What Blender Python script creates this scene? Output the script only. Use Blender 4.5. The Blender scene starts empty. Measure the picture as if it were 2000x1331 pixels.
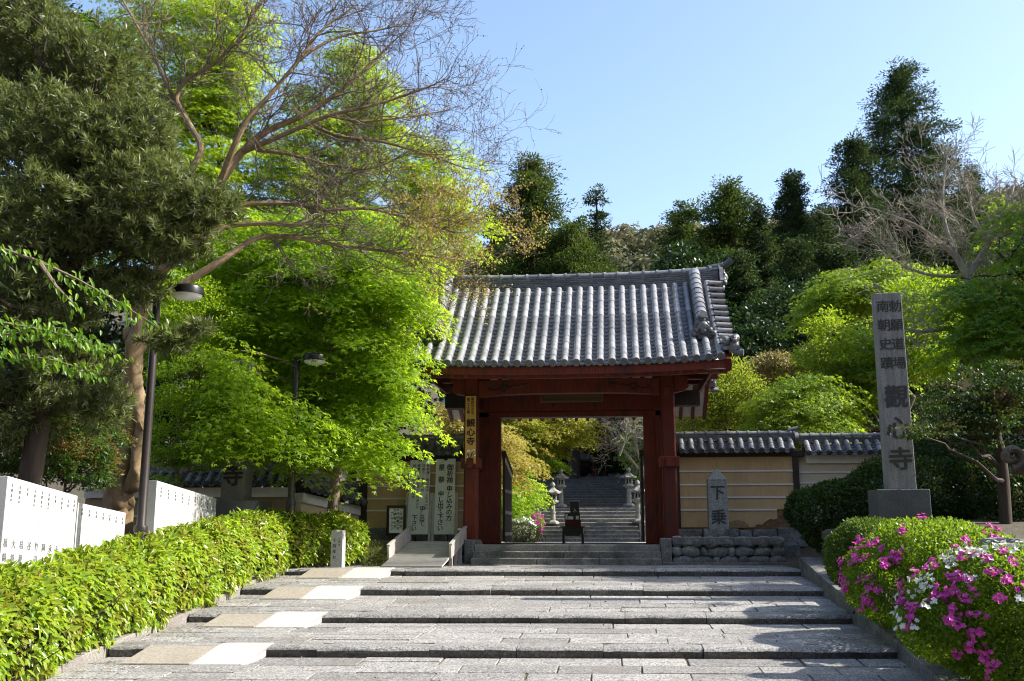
import bpy, bmesh, math, random
import numpy as np
from mathutils import Vector, Matrix, Quaternion

S = bpy.context.scene
COL = S.collection
R = math.radians

# ------------------------------------------------------------------ camera
PITCH, YAW = math.atan(374.5/1944.0), math.atan(0.107)
EYE = np.array([0.0, 0.0, 0.84])
cam = bpy.data.cameras.new("camera")
cam.lens = 35.0; cam.sensor_width = 36.0; cam.clip_end = 2500.0; cam.clip_start = 0.1
cam_o = bpy.data.objects.new("camera", cam)
cam_o.location = EYE; cam_o.rotation_euler = (math.pi/2+PITCH, 0, YAW)
COL.objects.link(cam_o); S.camera = cam_o

# ------------------------------------------------------------------ sky, sun, exposure
SUN_EL, SUN_BACK = R(40), R(4)          # sun at the right, a little behind the gate
w = bpy.data.worlds.new("World"); S.world = w; w.use_nodes = True
wn = w.node_tree.nodes; wl = w.node_tree.links
bg = wn["Background"]
sky = wn.new("ShaderNodeTexSky"); sky.sky_type = 'NISHITA'; sky.sun_disc = False
sky.sun_elevation = SUN_EL; sky.sun_rotation = R(90)-SUN_BACK
sky.altitude = 200; sky.air_density = 1.0; sky.dust_density = 1.7; sky.ozone_density = 1.1
wl.new(sky.outputs[0], bg.inputs[0]); bg.inputs[1].default_value = 0.15
sl = bpy.data.lights.new("sun", 'SUN'); sl.energy = 4.6; sl.angle = R(0.5); sl.color = (1.0, 0.95, 0.86)
so = bpy.data.objects.new("sun", sl); COL.objects.link(so)
sdir = Vector((math.cos(SUN_EL)*math.cos(SUN_BACK), math.cos(SUN_EL)*math.sin(SUN_BACK), math.sin(SUN_EL)))
so.rotation_euler = (-sdir).to_track_quat('-Z', 'Y').to_euler(); so.location = sdir*60
S.view_settings.view_transform = 'Standard'; S.view_settings.look = 'None'
S.view_settings.exposure = 1.15; S.view_settings.gamma = 1.0
S.render.engine = 'CYCLES'
S.cycles.max_bounces = 10; S.cycles.diffuse_bounces = 3; S.cycles.glossy_bounces = 2
S.cycles.transmission_bounces = 8; S.cycles.transparent_max_bounces = 4
S.cycles.use_denoising = True; S.cycles.pixel_filter_type = 'BLACKMAN_HARRIS'; S.cycles.filter_width = 1.1

# ------------------------------------------------------------------ helpers
def _ray(px, py):
    F = 1944.0
    fh = np.array([-math.sin(YAW), math.cos(YAW), 0]); rt = np.array([math.cos(YAW), math.sin(YAW), 0])
    up = np.array([0, 0, 1.0])
    f = fh*math.cos(PITCH)+up*math.sin(PITCH); u = -fh*math.sin(PITCH)+up*math.cos(PITCH)
    return f*F+rt*(px-1000)+u*(665.5-py)
def at(px, py, Y):
    """a point of the survey: where the sight line meets the plane Y metres ahead"""
    d = _ray(px, py); return EYE+d*(Y/d[1])

rnd = random.Random(7)
rng = np.random.default_rng(7)

class MB:
    def __init__(s): s.v = []; s.f = []; s.m = []
    def add(s, vs, fs, m=0):
        o = len(s.v); s.v.extend([tuple(map(float, p)) for p in vs])
        for f in fs: s.f.append([i+o for i in f]); s.m.append(m)
    def box(s, c, d, rz=0, m=0, rot=None, taper=1.0):
        x, y, z = d[0]/2, d[1]/2, d[2]/2
        pts = [Vector((a*x*(taper if k > 0 else 1), b*y*(taper if k > 0 else 1), k*z)) for k in (-1, 1) for b in (-1, 1) for a in (-1, 1)]
        M = rot if rot is not None else Matrix.Rotation(rz, 3, 'Z')
        pts = [M @ p+Vector(c) for p in pts]
        s.add(pts, [(0, 2, 3, 1), (4, 5, 7, 6), (0, 1, 5, 4), (2, 6, 7, 3), (0, 4, 6, 2), (1, 3, 7, 5)], m)
    def bb(s, x0, x1, y0, y1, z0, z1, m=0):
        s.box(((x0+x1)/2, (y0+y1)/2, (z0+z1)/2), (x1-x0, y1-y0, z1-z0), m=m)
    def beam(s, a, b, w, h, m=0, up=(0, 0, 1)):
        a, b = Vector(a), Vector(b); d = (b-a); L = d.length; d.normalize()
        up = Vector(up); x = d.cross(up)
        if x.length < 1e-4: x = Vector((1, 0, 0))
        x.normalize(); z = x.cross(d)
        M = Matrix((x, d, z)).transposed()
        s.box((a+b)/2, (w, L, h), rot=M, m=m)
    def tube(s, path, rad, n=8, m=0, caps=True, arc=None, up=None):
        P = [Vector(p) for p in path]; k = len(P)
        if not hasattr(rad, '__len__'): rad = [rad]*k
        rings = []; ref = None
        for i in range(k):
            d = (P[min(i+1, k-1)]-P[max(i-1, 0)])
            if d.length < 1e-9: d = Vector((0, 0, 1))
            d.normalize()
            if ref is None:
                ref = Vector(up) if up else (Vector((0, 0, 1)) if abs(d.z) < .9 else Vector((1, 0, 0)))
            x = d.cross(ref)
            if x.length < 1e-5: x = d.orthogonal()
            x.normalize(); y = x.cross(d); ref = y
            ring = []
            for j in range(n if arc is None else n+1):
                t = 2*math.pi*j/n if arc is None else arc[0]+(arc[1]-arc[0])*j/n
                ring.append(P[i]+x*math.cos(t)*rad[i]+y*math.sin(t)*rad[i])
            rings.append(ring)
        q = len(rings[0]); vs = [p for r in rings for p in r]; fs = []
        for i in range(k-1):
            for j in range(q if arc is None else q-1):
                j2 = (j+1) % q
                fs.append((i*q+j, i*q+j2, (i+1)*q+j2, (i+1)*q+j))
        if caps:
            fs.append(tuple(range(q))[::-1]); fs.append(tuple((k-1)*q+j for j in range(q)))
        s.add(vs, fs, m)
    def lathe(s, prof, c=(0, 0, 0), n=20, m=0, rot=0.0):
        vs = []; fs = []; k = len(prof)
        for r, z in prof:
            for j in range(n):
                t = 2*math.pi*j/n+rot; vs.append((c[0]+r*math.cos(t), c[1]+r*math.sin(t), c[2]+z))
        for i in range(k-1):
            for j in range(n):
                fs.append((i*n+j, i*n+(j+1) % n, (i+1)*n+(j+1) % n, (i+1)*n+j))
        fs.append(tuple(range(n))[::-1]); fs.append(tuple((k-1)*n+j for j in range(n)))
        s.add(vs, fs, m)
    def prism(s, poly, y0, y1, m=0, axis='Y', org=(0, 0, 0)):
        n = len(poly); vs = []
        for y in (y0, y1):
            for a, b in poly:
                p = (a, y, b) if axis == 'Y' else ((y, a, b) if axis == 'X' else (a, b, y))
                vs.append((p[0]+org[0], p[1]+org[1], p[2]+org[2]))
        fs = [tuple(range(n)), tuple(range(2*n-1, n-1, -1))]
        for i in range(n): fs.append((i, i+n, (i+1) % n+n, (i+1) % n))
        s.add(vs, fs, m)
    def stone(s, c, r, seed=0, m=0, rough=.18, boxy=.5):
        """a rounded field stone: a deformed sphere"""
        q = random.Random(seed); nu, nv = 10, 7; vs = []
        ph = [q.uniform(0, 6.28) for _ in range(6)]
        for i in range(nv):
            th = math.pi*(i+.5)/nv
            for j in range(nu):
                a = 2*math.pi*j/nu
                d = Vector((math.sin(th)*math.cos(a), math.sin(th)*math.sin(a), math.cos(th)))
                k = max(abs(d.x), abs(d.y), abs(d.z)); e = (1/k)*boxy+(1-boxy)
                e *= 1+rough*(math.sin(3*d.x+ph[0])*math.sin(2.5*d.z+ph[1])+.6*math.sin(4*d.y+ph[2]+d.x))
                vs.append((c[0]+d.x*r[0]*e, c[1]+d.y*r[1]*e, c[2]+d.z*r[2]*e))
        fs = []
        for i in range(nv-1):
            for j in range(nu): fs.append((i*nu+j, (i+1)*nu+j, (i+1)*nu+(j+1) % nu, i*nu+(j+1) % nu))
        fs.append(tuple(range(nu))); fs.append(tuple((nv-1)*nu+j for j in range(nu))[::-1])
        s.add(vs, fs, m)
    def build(s, name, mats, parent=None, smooth=False, bevel=0, angle=40, fix=True, weld=False):
        me = bpy.data.meshes.new(name); me.from_pydata(s.v, [], s.f)
        for mt in (mats if isinstance(mats, (list, tuple)) else [mats]): me.materials.append(mt)
        me.polygons.foreach_set('material_index', s.m)
        if fix:
            b = bmesh.new(); b.from_mesh(me)
            bmesh.ops.recalc_face_normals(b, faces=b.faces); b.to_mesh(me); b.free()
        if smooth:
            me.shade_smooth()
            try: me.set_sharp_from_angle(angle=R(angle))
            except Exception: pass
        me.update()
        return link(name, me, parent, bevel)

def link(name, me, parent=None, bevel=0):
    o = bpy.data.objects.new(name, me); COL.objects.link(o)
    if parent is not None:
        o.parent = parent; o.matrix_parent_inverse = world(parent).inverted()
    if bevel:
        b = o.modifiers.new("bevel", 'BEVEL'); b.width = bevel; b.segments = 2; b.limit_method = 'ANGLE'; b.angle_limit = R(40)
    return o
def world(o):
    M = Matrix.LocRotScale(o.location, o.rotation_euler, o.scale)
    return world(o.parent) @ o.matrix_parent_inverse @ M if o.parent else M
def thing(name, label, cat, loc=(0, 0, 0), group=None, rz=0):
    o = bpy.data.objects.new(name, None); COL.objects.link(o); o.empty_display_size = .3
    o.location = loc; o.rotation_euler = (0, 0, rz)
    return tag(o, label, cat, group)
def tag(o, label, cat, group=None):
    o['label'] = label; o['category'] = cat
    if group: o['group'] = group
    return o
def struct(o, label=None, kind='structure', cat=None):
    o['kind'] = kind
    if label: o['label'] = label
    o['category'] = cat or o.name.split('.')[0].replace('_', ' ')
    return o
def children(o): return [c for c in bpy.data.objects if c.parent == o]
def copy_thing(o, label, loc=None, rz=None, sc=None, group=None):
    c = o.copy(); COL.objects.link(c); c['label'] = label
    if group: c['group'] = group
    if loc is not None: c.location = loc
    if rz is not None: c.rotation_euler = (0, 0, rz)
    if sc is not None: c.scale = sc if hasattr(sc, '__len__') else (sc, sc, sc)
    def rec(src, dst):
        for ch in children(src):
            k = ch.copy(); COL.objects.link(k); k.parent = dst; k.matrix_parent_inverse = ch.matrix_parent_inverse.copy(); rec(ch, k)
    rec(o, c)
    return c

def np_mesh(name, V, F, mats, parent=None, mi=None, smooth=False):
    """mesh from numpy arrays; F is (n,4)"""
    me = bpy.data.meshes.new(name)
    V = np.ascontiguousarray(V, dtype=np.float32); F = np.ascontiguousarray(F, dtype=np.int32)
    n, k = F.shape
    me.vertices.add(len(V)); me.vertices.foreach_set('co', V.ravel())
    me.loops.add(n*k); me.loops.foreach_set('vertex_index', F.ravel())
    me.polygons.add(n); me.polygons.foreach_set('loop_start', np.arange(0, n*k, k, dtype=np.int32))
    for mt in (mats if isinstance(mats, (list, tuple)) else [mats]): me.materials.append(mt)
    if mi is not None: me.polygons.foreach_set('material_index', np.asarray(mi, dtype=np.int32))
    me.update(calc_edges=True)
    if smooth: me.shade_smooth()
    return link(name, me, parent)

# ------------------------------------------------------------------ materials
def nt_new(name):
    m = bpy.data.materials.new(name); m.use_nodes = True
    return m, m.node_tree, m.node_tree.nodes["Principled BSDF"]
def N(t, kind, **kw):
    n = t.nodes.new(kind)
    for k, v in kw.items(): setattr(n, k, v)
    return n
def noise(t, scale, detail=4, rough=.55, coord=None, stretch=None):
    tc = N(t, 'ShaderNodeTexCoord'); src = tc.outputs['Object']
    if stretch:
        mp = N(t, 'ShaderNodeMapping'); mp.inputs['Scale'].default_value = stretch
        t.links.new(src, mp.inputs[0]); src = mp.outputs[0]
    n = N(t, 'ShaderNodeTexNoise'); n.inputs['Scale'].default_value = scale
    n.inputs['Detail'].default_value = detail; n.inputs['Roughness'].default_value = rough
    t.links.new(src, n.inputs['Vector']); return n.outputs[0]
def ramp(t, src, stops):
    r = N(t, 'ShaderNodeValToRGB'); e = r.color_ramp.elements
    while len(e) < len(stops): e.new(.5)
    for i, (p, c) in enumerate(stops):
        e[i].position = p; e[i].color = (*c, 1) if hasattr(c, '__len__') else (c, c, c, 1)
    t.links.new(src, r.inputs[0]); return r.outputs[0]
def mix(t, fac, a, b, mode='MIX'):
    n = N(t, 'ShaderNodeMix', data_type='RGBA', blend_type=mode)
    for i, x in ((0, fac), (6, a), (7, b)):
        if hasattr(x, 'is_output'): t.links.new(x, n.inputs[i])
        else: n.inputs[i].default_value = x if i == 0 else ((*x, 1) if len(x) == 3 else x)
    return n.outputs[2]
def bump(t, p, h, strength=.4, dist=.01):
    b = N(t, 'ShaderNodeBump'); b.inputs['Strength'].default_value = strength; b.inputs['Distance'].default_value = dist
    t.links.new(h, b.inputs['Height']); t.links.new(b.outputs[0], p.inputs['Normal'])
def island(t):
    return N(t, 'ShaderNodeNewGeometry').outputs['Random Per Island']

def granite(name, light, dark, stain=(.12, .11, .1), stain_amt=.5, sc=45, isl=.25, rough=.8, bmp=.6, moss=None, stain_scale=1.6, speck=True, b_dist=.012):
    m, t, p = nt_new(name)
    c = ramp(t, noise(t, sc, 3, .7), [(.36, dark), (.5, tuple((a+b)/2 for a, b in zip(light, dark))), (.62, light)])
    if isl:
        v = ramp(t, island(t), [(0, 1-isl), (1, 1+isl*.3)]); c = mix(t, 1.0, c, v, 'MULTIPLY')
    s = ramp(t, noise(t, stain_scale, 6, .65), [(.45, 0.0), (.68, stain_amt)])
    c = mix(t, s, c, stain)
    if moss:
        k = ramp(t, noise(t, 3.1, 7, .7), [(.55, 0.0), (.66, moss[3])]); c = mix(t, k, c, moss[:3])
    t.links.new(c, p.inputs['Base Color']); p.inputs['Roughness'].default_value = rough
    bump(t, p, noise(t, sc*.6, 5, .7), bmp, b_dist)
    return m
def wood(name, a, b, worn=None, worn_amt=.5, rough=.65, stretch=(14, 14, 1.2), bmp=.15, spec=.3, sc=2.0):
    m, t, p = nt_new(name)
    c = ramp(t, noise(t, sc, 6, .6, stretch=stretch), [(.3, a), (.7, b)])
    if worn:
        k = ramp(t, noise(t, 1.7, 8, .7, stretch=(1.5, 1.5, .7)), [(.52, 0.0), (.64, worn_amt)]); c = mix(t, k, c, worn)
    t.links.new(c, p.inputs['Base Color']); p.inputs['Roughness'].default_value = rough
    p.inputs['Specular IOR Level'].default_value = spec
    bump(t, p, noise(t, 3, 5, .6, stretch=stretch), bmp, .01)
    return m
def plain(name, c, rough=.5, metal=0, var=.12, sc=6, spec=.4):
    m, t, p = nt_new(name)
    k = ramp(t, noise(t, sc, 5, .6), [(.3, tuple(x*(1-var) for x in c)), (.7, tuple(min(1, x*(1+var)) for x in c))])
    t.links.new(k, p.inputs['Base Color']); p.inputs['Roughness'].default_value = rough; p.inputs['Metallic'].default_value = metal
    p.inputs['Specular IOR Level'].default_value = spec
    return m
def leaf(name, a, b, tr, fac=.45, rough=.45, spec=.35, alt=None, alt_amt=.0, clump=1.2):
    """a leaf lit from both sides; a..b is how single leaves differ, alt a second leaf colour in patches"""
    m, t, p = nt_new(name)
    k = island(t)
    c = ramp(t, k, [(0, a), (1, b)])
    tc = ramp(t, k, [(0, tuple(x*.75 for x in tr)), (1, tuple(x*1.15 for x in tr))])
    if alt:
        n = ramp(t, noise(t, clump, 3, .5), [(.5, 0.0), (.62, alt_amt)])
        c = mix(t, n, c, alt); tc = mix(t, n, tc, tuple(x*2.2 for x in alt))
    t.links.new(c, p.inputs['Base Color']); p.inputs['Roughness'].default_value = rough; p.inputs['Specular IOR Level'].default_value = spec
    tl = N(t, 'ShaderNodeBsdfTranslucent'); t.links.new(tc, tl.inputs[0])
    mx = N(t, 'ShaderNodeMixShader'); mx.inputs[0].default_value = fac
    t.links.new(p.outputs[0], mx.inputs[1]); t.links.new(tl.outputs[0], mx.inputs[2])
    t.links.new(mx.outputs[0], t.nodes['Material Output'].inputs[0])
    return m

def paving_mat(name, light, dark):
    """bush hammered granite: pin-prick speckle, slow blotches, each slab a tone of its own, brown dirt"""
    m, t, p = nt_new(name)
    c = ramp(t, noise(t, 30, 3, .9), [(.38, dark), (.5, tuple(.5*(a+b) for a, b in zip(light, dark))), (.6, light)])
    c = mix(t, 1.0, c, ramp(t, island(t), [(0, .68), (.5, .9), (1, 1.06)]), 'MULTIPLY')
    c = mix(t, 1.0, c, ramp(t, noise(t, 5, 5, .7), [(.3, .72), (.6, 1.0)]), 'MULTIPLY')
    c = mix(t, ramp(t, noise(t, 1.3, 7, .7), [(.48, 0.0), (.7, .6)]), c, (.17, .15, .125))
    t.links.new(c, p.inputs['Base Color']); p.inputs['Roughness'].default_value = .8
    bump(t, p, noise(t, 32, 5, .8), .75, .015); return m
G_PATH = paving_mat('paving granite', (.52, .50, .47), (.085, .082, .078))
G_RISER = granite('shade and lichen riser', (.17, .165, .155), (.05, .049, .046), (.025, .024, .022), .8, 24, .2, bmp=.9, moss=(.05, .055, .02, .35))  # step uprights: shade put into the colour along with the lichen
G_LIP = paving_mat('step edge granite', (.50, .485, .46), (.10, .097, .092))
G_KERB = granite('kerb stone', (.36, .33, .30), (.17, .155, .14), (.1, .085, .07), .6, 35, .2)
G_OLD = granite('old dark stone', (.27, .26, .235), (.10, .097, .09), (.035, .033, .03), .85, 28, .25, moss=(.33, .32, .28, .5))
def weathered(name, light, dark, streak, amt, sc=45):
    """standing stone: speckle, rain streaks down the face, lichen spots"""
    m, t, p = nt_new(name)
    c = ramp(t, noise(t, sc, 3, .8), [(.36, dark), (.62, light)])
    c = mix(t, ramp(t, noise(t, 2.4, 7, .7, stretch=(5, 5, .45)), [(.42, 0.0), (.7, amt)]), c, streak)
    c = mix(t, ramp(t, noise(t, 4.5, 8, .75), [(.6, 0.0), (.68, .55)]), c, (.30, .31, .27))
    c = mix(t, ramp(t, noise(t, 7, 8, .75), [(.62, 0.0), (.72, .7)]), c, (.05, .05, .045))
    t.links.new(c, p.inputs['Base Color']); p.inputs['Roughness'].default_value = .85; bump(t, p, noise(t, 26, 6, .8), .5, .012); return m
G_STELE = weathered('pillar granite', (.31, .305, .29), (.15, .147, .14), (.09, .088, .08), .8)
G_DARK = granite('polished dark granite', (.13, .135, .14), (.05, .053, .057), (.035, .035, .035), .5, 40, 0, rough=.35, bmp=.1)
G_WHITE = granite('pale tablet granite', (.53, .525, .515), (.38, .375, .37), (.5, .49, .47), .25, 80, 0, rough=.5, bmp=.05)
G_MARK = weathered('marker granite', (.34, .36, .34), (.13, .14, .13), (.09, .095, .085), .6, 36)
G_LANT = granite('lantern granite', (.36, .34, .30), (.16, .155, .135), (.08, .078, .07), .75, 30, 0, stain_scale=2.5)
G_TAN = granite('tan ramp slab', (.37, .325, .265), (.25, .22, .175), (.2, .17, .12), .3, 25, .1, bmp=.2)
G_CONC = granite('white concrete', (.50, .485, .45), (.40, .385, .355), (.36, .34, .30), .45, 12, .05, bmp=.15)
RUB = granite('field stone', (.30, .30, .28), (.13, .132, .13), (.06, .058, .05), .6, 14, .45, moss=(.3, .29, .25, .35))
MORTAR = plain('wall earth', (.05, .045, .04), .9)
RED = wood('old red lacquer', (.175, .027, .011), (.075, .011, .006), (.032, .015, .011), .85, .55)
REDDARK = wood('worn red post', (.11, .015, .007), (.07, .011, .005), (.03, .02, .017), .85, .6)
DARKWOOD = wood('blackened wood', (.028, .021, .017), (.05, .038, .03), None, 0, .7)
GREYWOOD = wood('grey weathered wood', (.42, .39, .36), (.30, .27, .25), (.2, .17, .15), .5, .8)
RAMPWOOD = wood('ramp boards', (.46, .44, .41), (.34, .32, .30), (.22, .20, .18), .4, .8, stretch=(1.2, 14, 14))
SIGNWOOD = wood('yellow sign board', (.62, .36, .09), (.55, .31, .075), None, 0, .5)
BOARD = wood('whitewashed board', (.60, .60, .56), (.52, .52, .48), (.42, .41, .36), .35, .6)
PLAQUE = wood('brown plaque', (.16, .10, .05), (.11, .07, .035), None, 0, .6)
WHITEPL = plain('white plaster', (.72, .70, .66), .85, var=.08)
def plaster(name, a, b, streak):
    m, t, p = nt_new(name)
    c = ramp(t, noise(t, 3, 5, .6), [(.35, a), (.65, b)])
    c = mix(t, ramp(t, noise(t, 2.2, 7, .65, stretch=(6, 6, .5)), [(.5, 0.0), (.72, .6)]), c, streak)
    c = mix(t, ramp(t, noise(t, 11, 7, .75), [(.62, 0.0), (.75, .5)]), c, tuple(.6*x for x in streak))
    t.links.new(c, p.inputs['Base Color']); p.inputs['Roughness'].default_value = .9; bump(t, p, noise(t, 30, 5, .7), .2, .006); return m
OCHRE = plaster('ochre plaster', (.56, .39, .20), (.49, .335, .165), (.37, .25, .13))
BAREPL = plain('bare clay patch', (.17, .10, .05), .95, var=.4, sc=9)
INK = plain('black ink', (.012, .012, .013), .5)
ENGR = plain('engraved dark stone', (.045, .045, .043), .8)
METAL = plain('dark brown lamp metal', (.045, .037, .034), .38, .4, .1)
BLACKM = plain('black lamp housing', (.015, .015, .016), .35, .3)
GLASSW = plain('milky lamp glass', (.75, .74, .7), .25)
BLACK = plain('black lacquer', (.012, .012, .013), .35)
PAPER = plain('paper', (.8, .79, .75), .8)
SOIL = granite('garden soil', (.10, .075, .05), (.05, .038, .026), (.06, .07, .025), .6, 9, 0, stain_scale=.7, bmp=1, b_dist=.04)
def tile_mat(name, a, b, isl=.4, rough=.42):
    m, t, p = nt_new(name)
    c = ramp(t, island(t), [(0, b), (.5, tuple((x+y)/2 for x, y in zip(a, b))), (1, a)])
    c = mix(t, ramp(t, noise(t, 7, 7, .75), [(.52, 0.0), (.68, .7)]), c, (.33, .31, .27))
    c = mix(t, ramp(t, noise(t, 3.2, 7, .75), [(.52, 0.0), (.66, .75)]), c, (.075, .075, .07))
    t.links.new(c, p.inputs['Base Color']); p.inputs['Roughness'].default_value = rough
    p.inputs['Specular IOR Level'].default_value = .6
    bump(t, p, noise(t, 40, 4, .6), .15, .004); return m
G_BROWN = weathered('brown weathered lantern stone', (.14, .112, .083), (.06, .047, .035), (.035, .028, .022), .8, 30)
TILE = tile_mat('smoked roof tile', (.30, .305, .32), (.11, .113, .125))
TILED = tile_mat('dark ridge tile', (.13, .135, .15), (.06, .064, .075))
BARK = wood('smooth tan bark', (.27, .19, .10), (.17, .115, .06), (.38, .29, .18), .6, .8, stretch=(5, 5, 1.0), bmp=.6)
BARKG = wood('grey brown bark', (.20, .155, .115), (.13, .10, .075), (.3, .25, .2), .4, .85, stretch=(5, 5, 1), bmp=.6)
BARKD = wood('dark bark', (.075, .055, .042), (.04, .03, .024), None, 0, .9, stretch=(6, 6, 1), bmp=.8)
BARKW = wood('pale bare bark', (.36, .32, .25), (.24, .205, .16), (.42, .385, .32), .5, .85, stretch=(5, 5, 1), bmp=.5)

# ------------------------------------------------------------------ writing
_glyph = {}
def glyph(ch, bold=0.0):
    k = (ch, bold)
    if k not in _glyph:
        c = bpy.data.curves.new("g", "FONT"); c.body = ch; c.size = 1; c.offset = bold; c.resolution_u = 3
        o = bpy.data.objects.new("g", c); COL.objects.link(o)
        me = bpy.data.meshes.new_from_object(o.evaluated_get(bpy.context.evaluated_depsgraph_get()))
        _glyph[k] = ([v.co.copy() for v in me.vertices], [tuple(p.vertices) for p in me.polygons])
        bpy.data.objects.remove(o); bpy.data.curves.remove(c); bpy.data.meshes.remove(me)
    return _glyph[k]
def write_col(mb, text, top, right, down, out, size, pitch=None, bold=.012, jit=0.0, squash=1.0, m=0):
    """a vertical line of characters on a plane: top = centre of the first one"""
    right, down, out = Vector(right).normalized(), Vector(down).normalized(), Vector(out).normalized()
    pitch = pitch or size*1.05; p = Vector(top)
    for ch in text:
        if ch != ' ':
            vs, fs = glyph(ch); sh = rnd.uniform(-jit, jit)
            # a broad brush: the same stroke laid down a few times, each a hair above the last
            for i, (bx, by) in enumerate([(0, 0)] if bold < .003 else [(0, 0), (-bold*1.3, 0), (bold*1.3, 0), (0, -bold), (0, bold)]):
                q = [p+right*((v.x-.5)+bx+sh*(v.y-.38)*1.0+jit*.6*(v.y-.4))*size*squash-down*(v.y-.38+by+jit*.35*(v.x-.5))*size+out*(.003+.0006*i) for v in vs]
                mb.add(q, fs, m)
        p = p+down*pitch
# ------------------------------------------------------------------ terrain
def sstep(a, b, x):
    t = np.clip((np.asarray(x, float)-a)/(b-a), 0, 1); return t*t*(3-2*t)
_zy = [-80, 0, 8, 12.3, 14.8, 17.5, 19.9, 22.3, 25, 26.5, 28, 40, 42, 46, 49, 57, 70, 90, 160, 230, 400, 900]
_zz = [-1.5, -1.5, -1.45, -1.2, -.92, -.68, -.36, -.1, .0, .25, .42, .42, .42, 1.85, 1.9, 3.85, 4.3, 12, 42, 62, 70, 75]
def zp(y): return np.interp(y, _zy, _zz)
def ground(x, y):
    x = np.asarray(x, float); y = np.asarray(y, float)
    z = zp(y)
    z = z+.12*sstep(-7.4, -7.9, x)*(y < 26)
    z = z-.4*((x > -7.3) & (x < 4.0) & (y < 25.2) & (y > 5))
    z = z+sstep(-9, -42, y)*34+sstep(14, 45, np.abs(x))*sstep(30, -10, y)*14  # unseen slope behind the camera, added to dim the sky light
    z = z+1.25*sstep(4.5, 6.2, x)*sstep(16.5, 20.5, y)*(1-sstep(27, 40, y)*.3)
    far = sstep(60, 120, y)
    z = z+far*(2.5*np.sin(x*.045+1.0)+1.6*np.sin(x*.11+y*.05)+1.2*np.sin(y*.13+2))
    z = z+sstep(75, 160, y)*sstep(20, 90, x)*12
    z = z+sstep(9, 40, np.abs(x+1.3))*sstep(29, 60, y)*4*(1-far)
    side = sstep(5, 18, x+1.3)+sstep(3.5, 14, -(x+1.3))
    z = z+.8*np.clip(side, 0, 1)*sstep(30, 40, y)*(1-far)
    return z
gx = np.concatenate([np.arange(-420, -40, 20), np.arange(-40, -12, 2), np.arange(-12, 12, .6), np.arange(12, 60, 2), np.arange(60, 440, 20)])
gy = np.concatenate([np.arange(-80, 0, 4), np.arange(0, 30, .6), np.arange(30, 70, 1.5), np.arange(70, 240, 6), np.arange(240, 900, 60)])
GX, GY = np.meshgrid(gx, gy); GZ = ground(GX, GY)
nx, ny = len(gx), len(gy)
idx = np.arange(nx*ny).reshape(ny, nx)
GF = np.stack([idx[:-1, :-1], idx[:-1, 1:], idx[1:, 1:], idx[1:, :-1]], -1).reshape(-1, 4)
struct(np_mesh('ground', np.stack([GX, GY, GZ], -1).reshape(-1, 3), GF, SOIL, smooth=True), 'brown garden soil and temple hillside, with an added unseen slope behind the camera')

# ------------------------------------------------------------------ stepped stone path
PX0, PX1, SH, XC = -7.45, 3.9, .08, -1.75
LIPS = [(9.8, -1.30), (12.3, -1.08), (14.8, -.78), (17.5, -.54), (19.9, -.22), (22.3, .05)]
RISE = .15
path = bpy.data.objects.new('path', None); COL.objects.link(path); struct(path, 'broad sloping granite path rising in low steps to the gate')
def slab(mb, x0, x1, y0, y1, zf, th, jit=.006, m=0, wob=.01):
    j = [rnd.uniform(-jit, jit) for _ in range(4)]; k = rnd.uniform(-jit, jit)
    q = lambda: rnd.uniform(-wob, wob)
    c = [(x0+q(), y0+q()*.5), (x1+q(), y0+q()*.5), (x1+q(), y1+q()*.5), (x0+q(), y1+q()*.5)]
    vs = []
    for i, (x, y) in enumerate(c): vs.append((x, y+SH*(x-XC), zf(y)+j[i]*.6+k))
    for i, (x, y) in enumerate(c): vs.append((x, y+SH*(x-XC), zf(y)-th))
    mb.add(vs, [(0, 1, 2, 3), (7, 6, 5, 4), (0, 4, 5, 1), (1, 5, 6, 2), (2, 6, 7, 3), (3, 7, 4, 0)], m)
pav = MB(); bed = MB()
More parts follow.
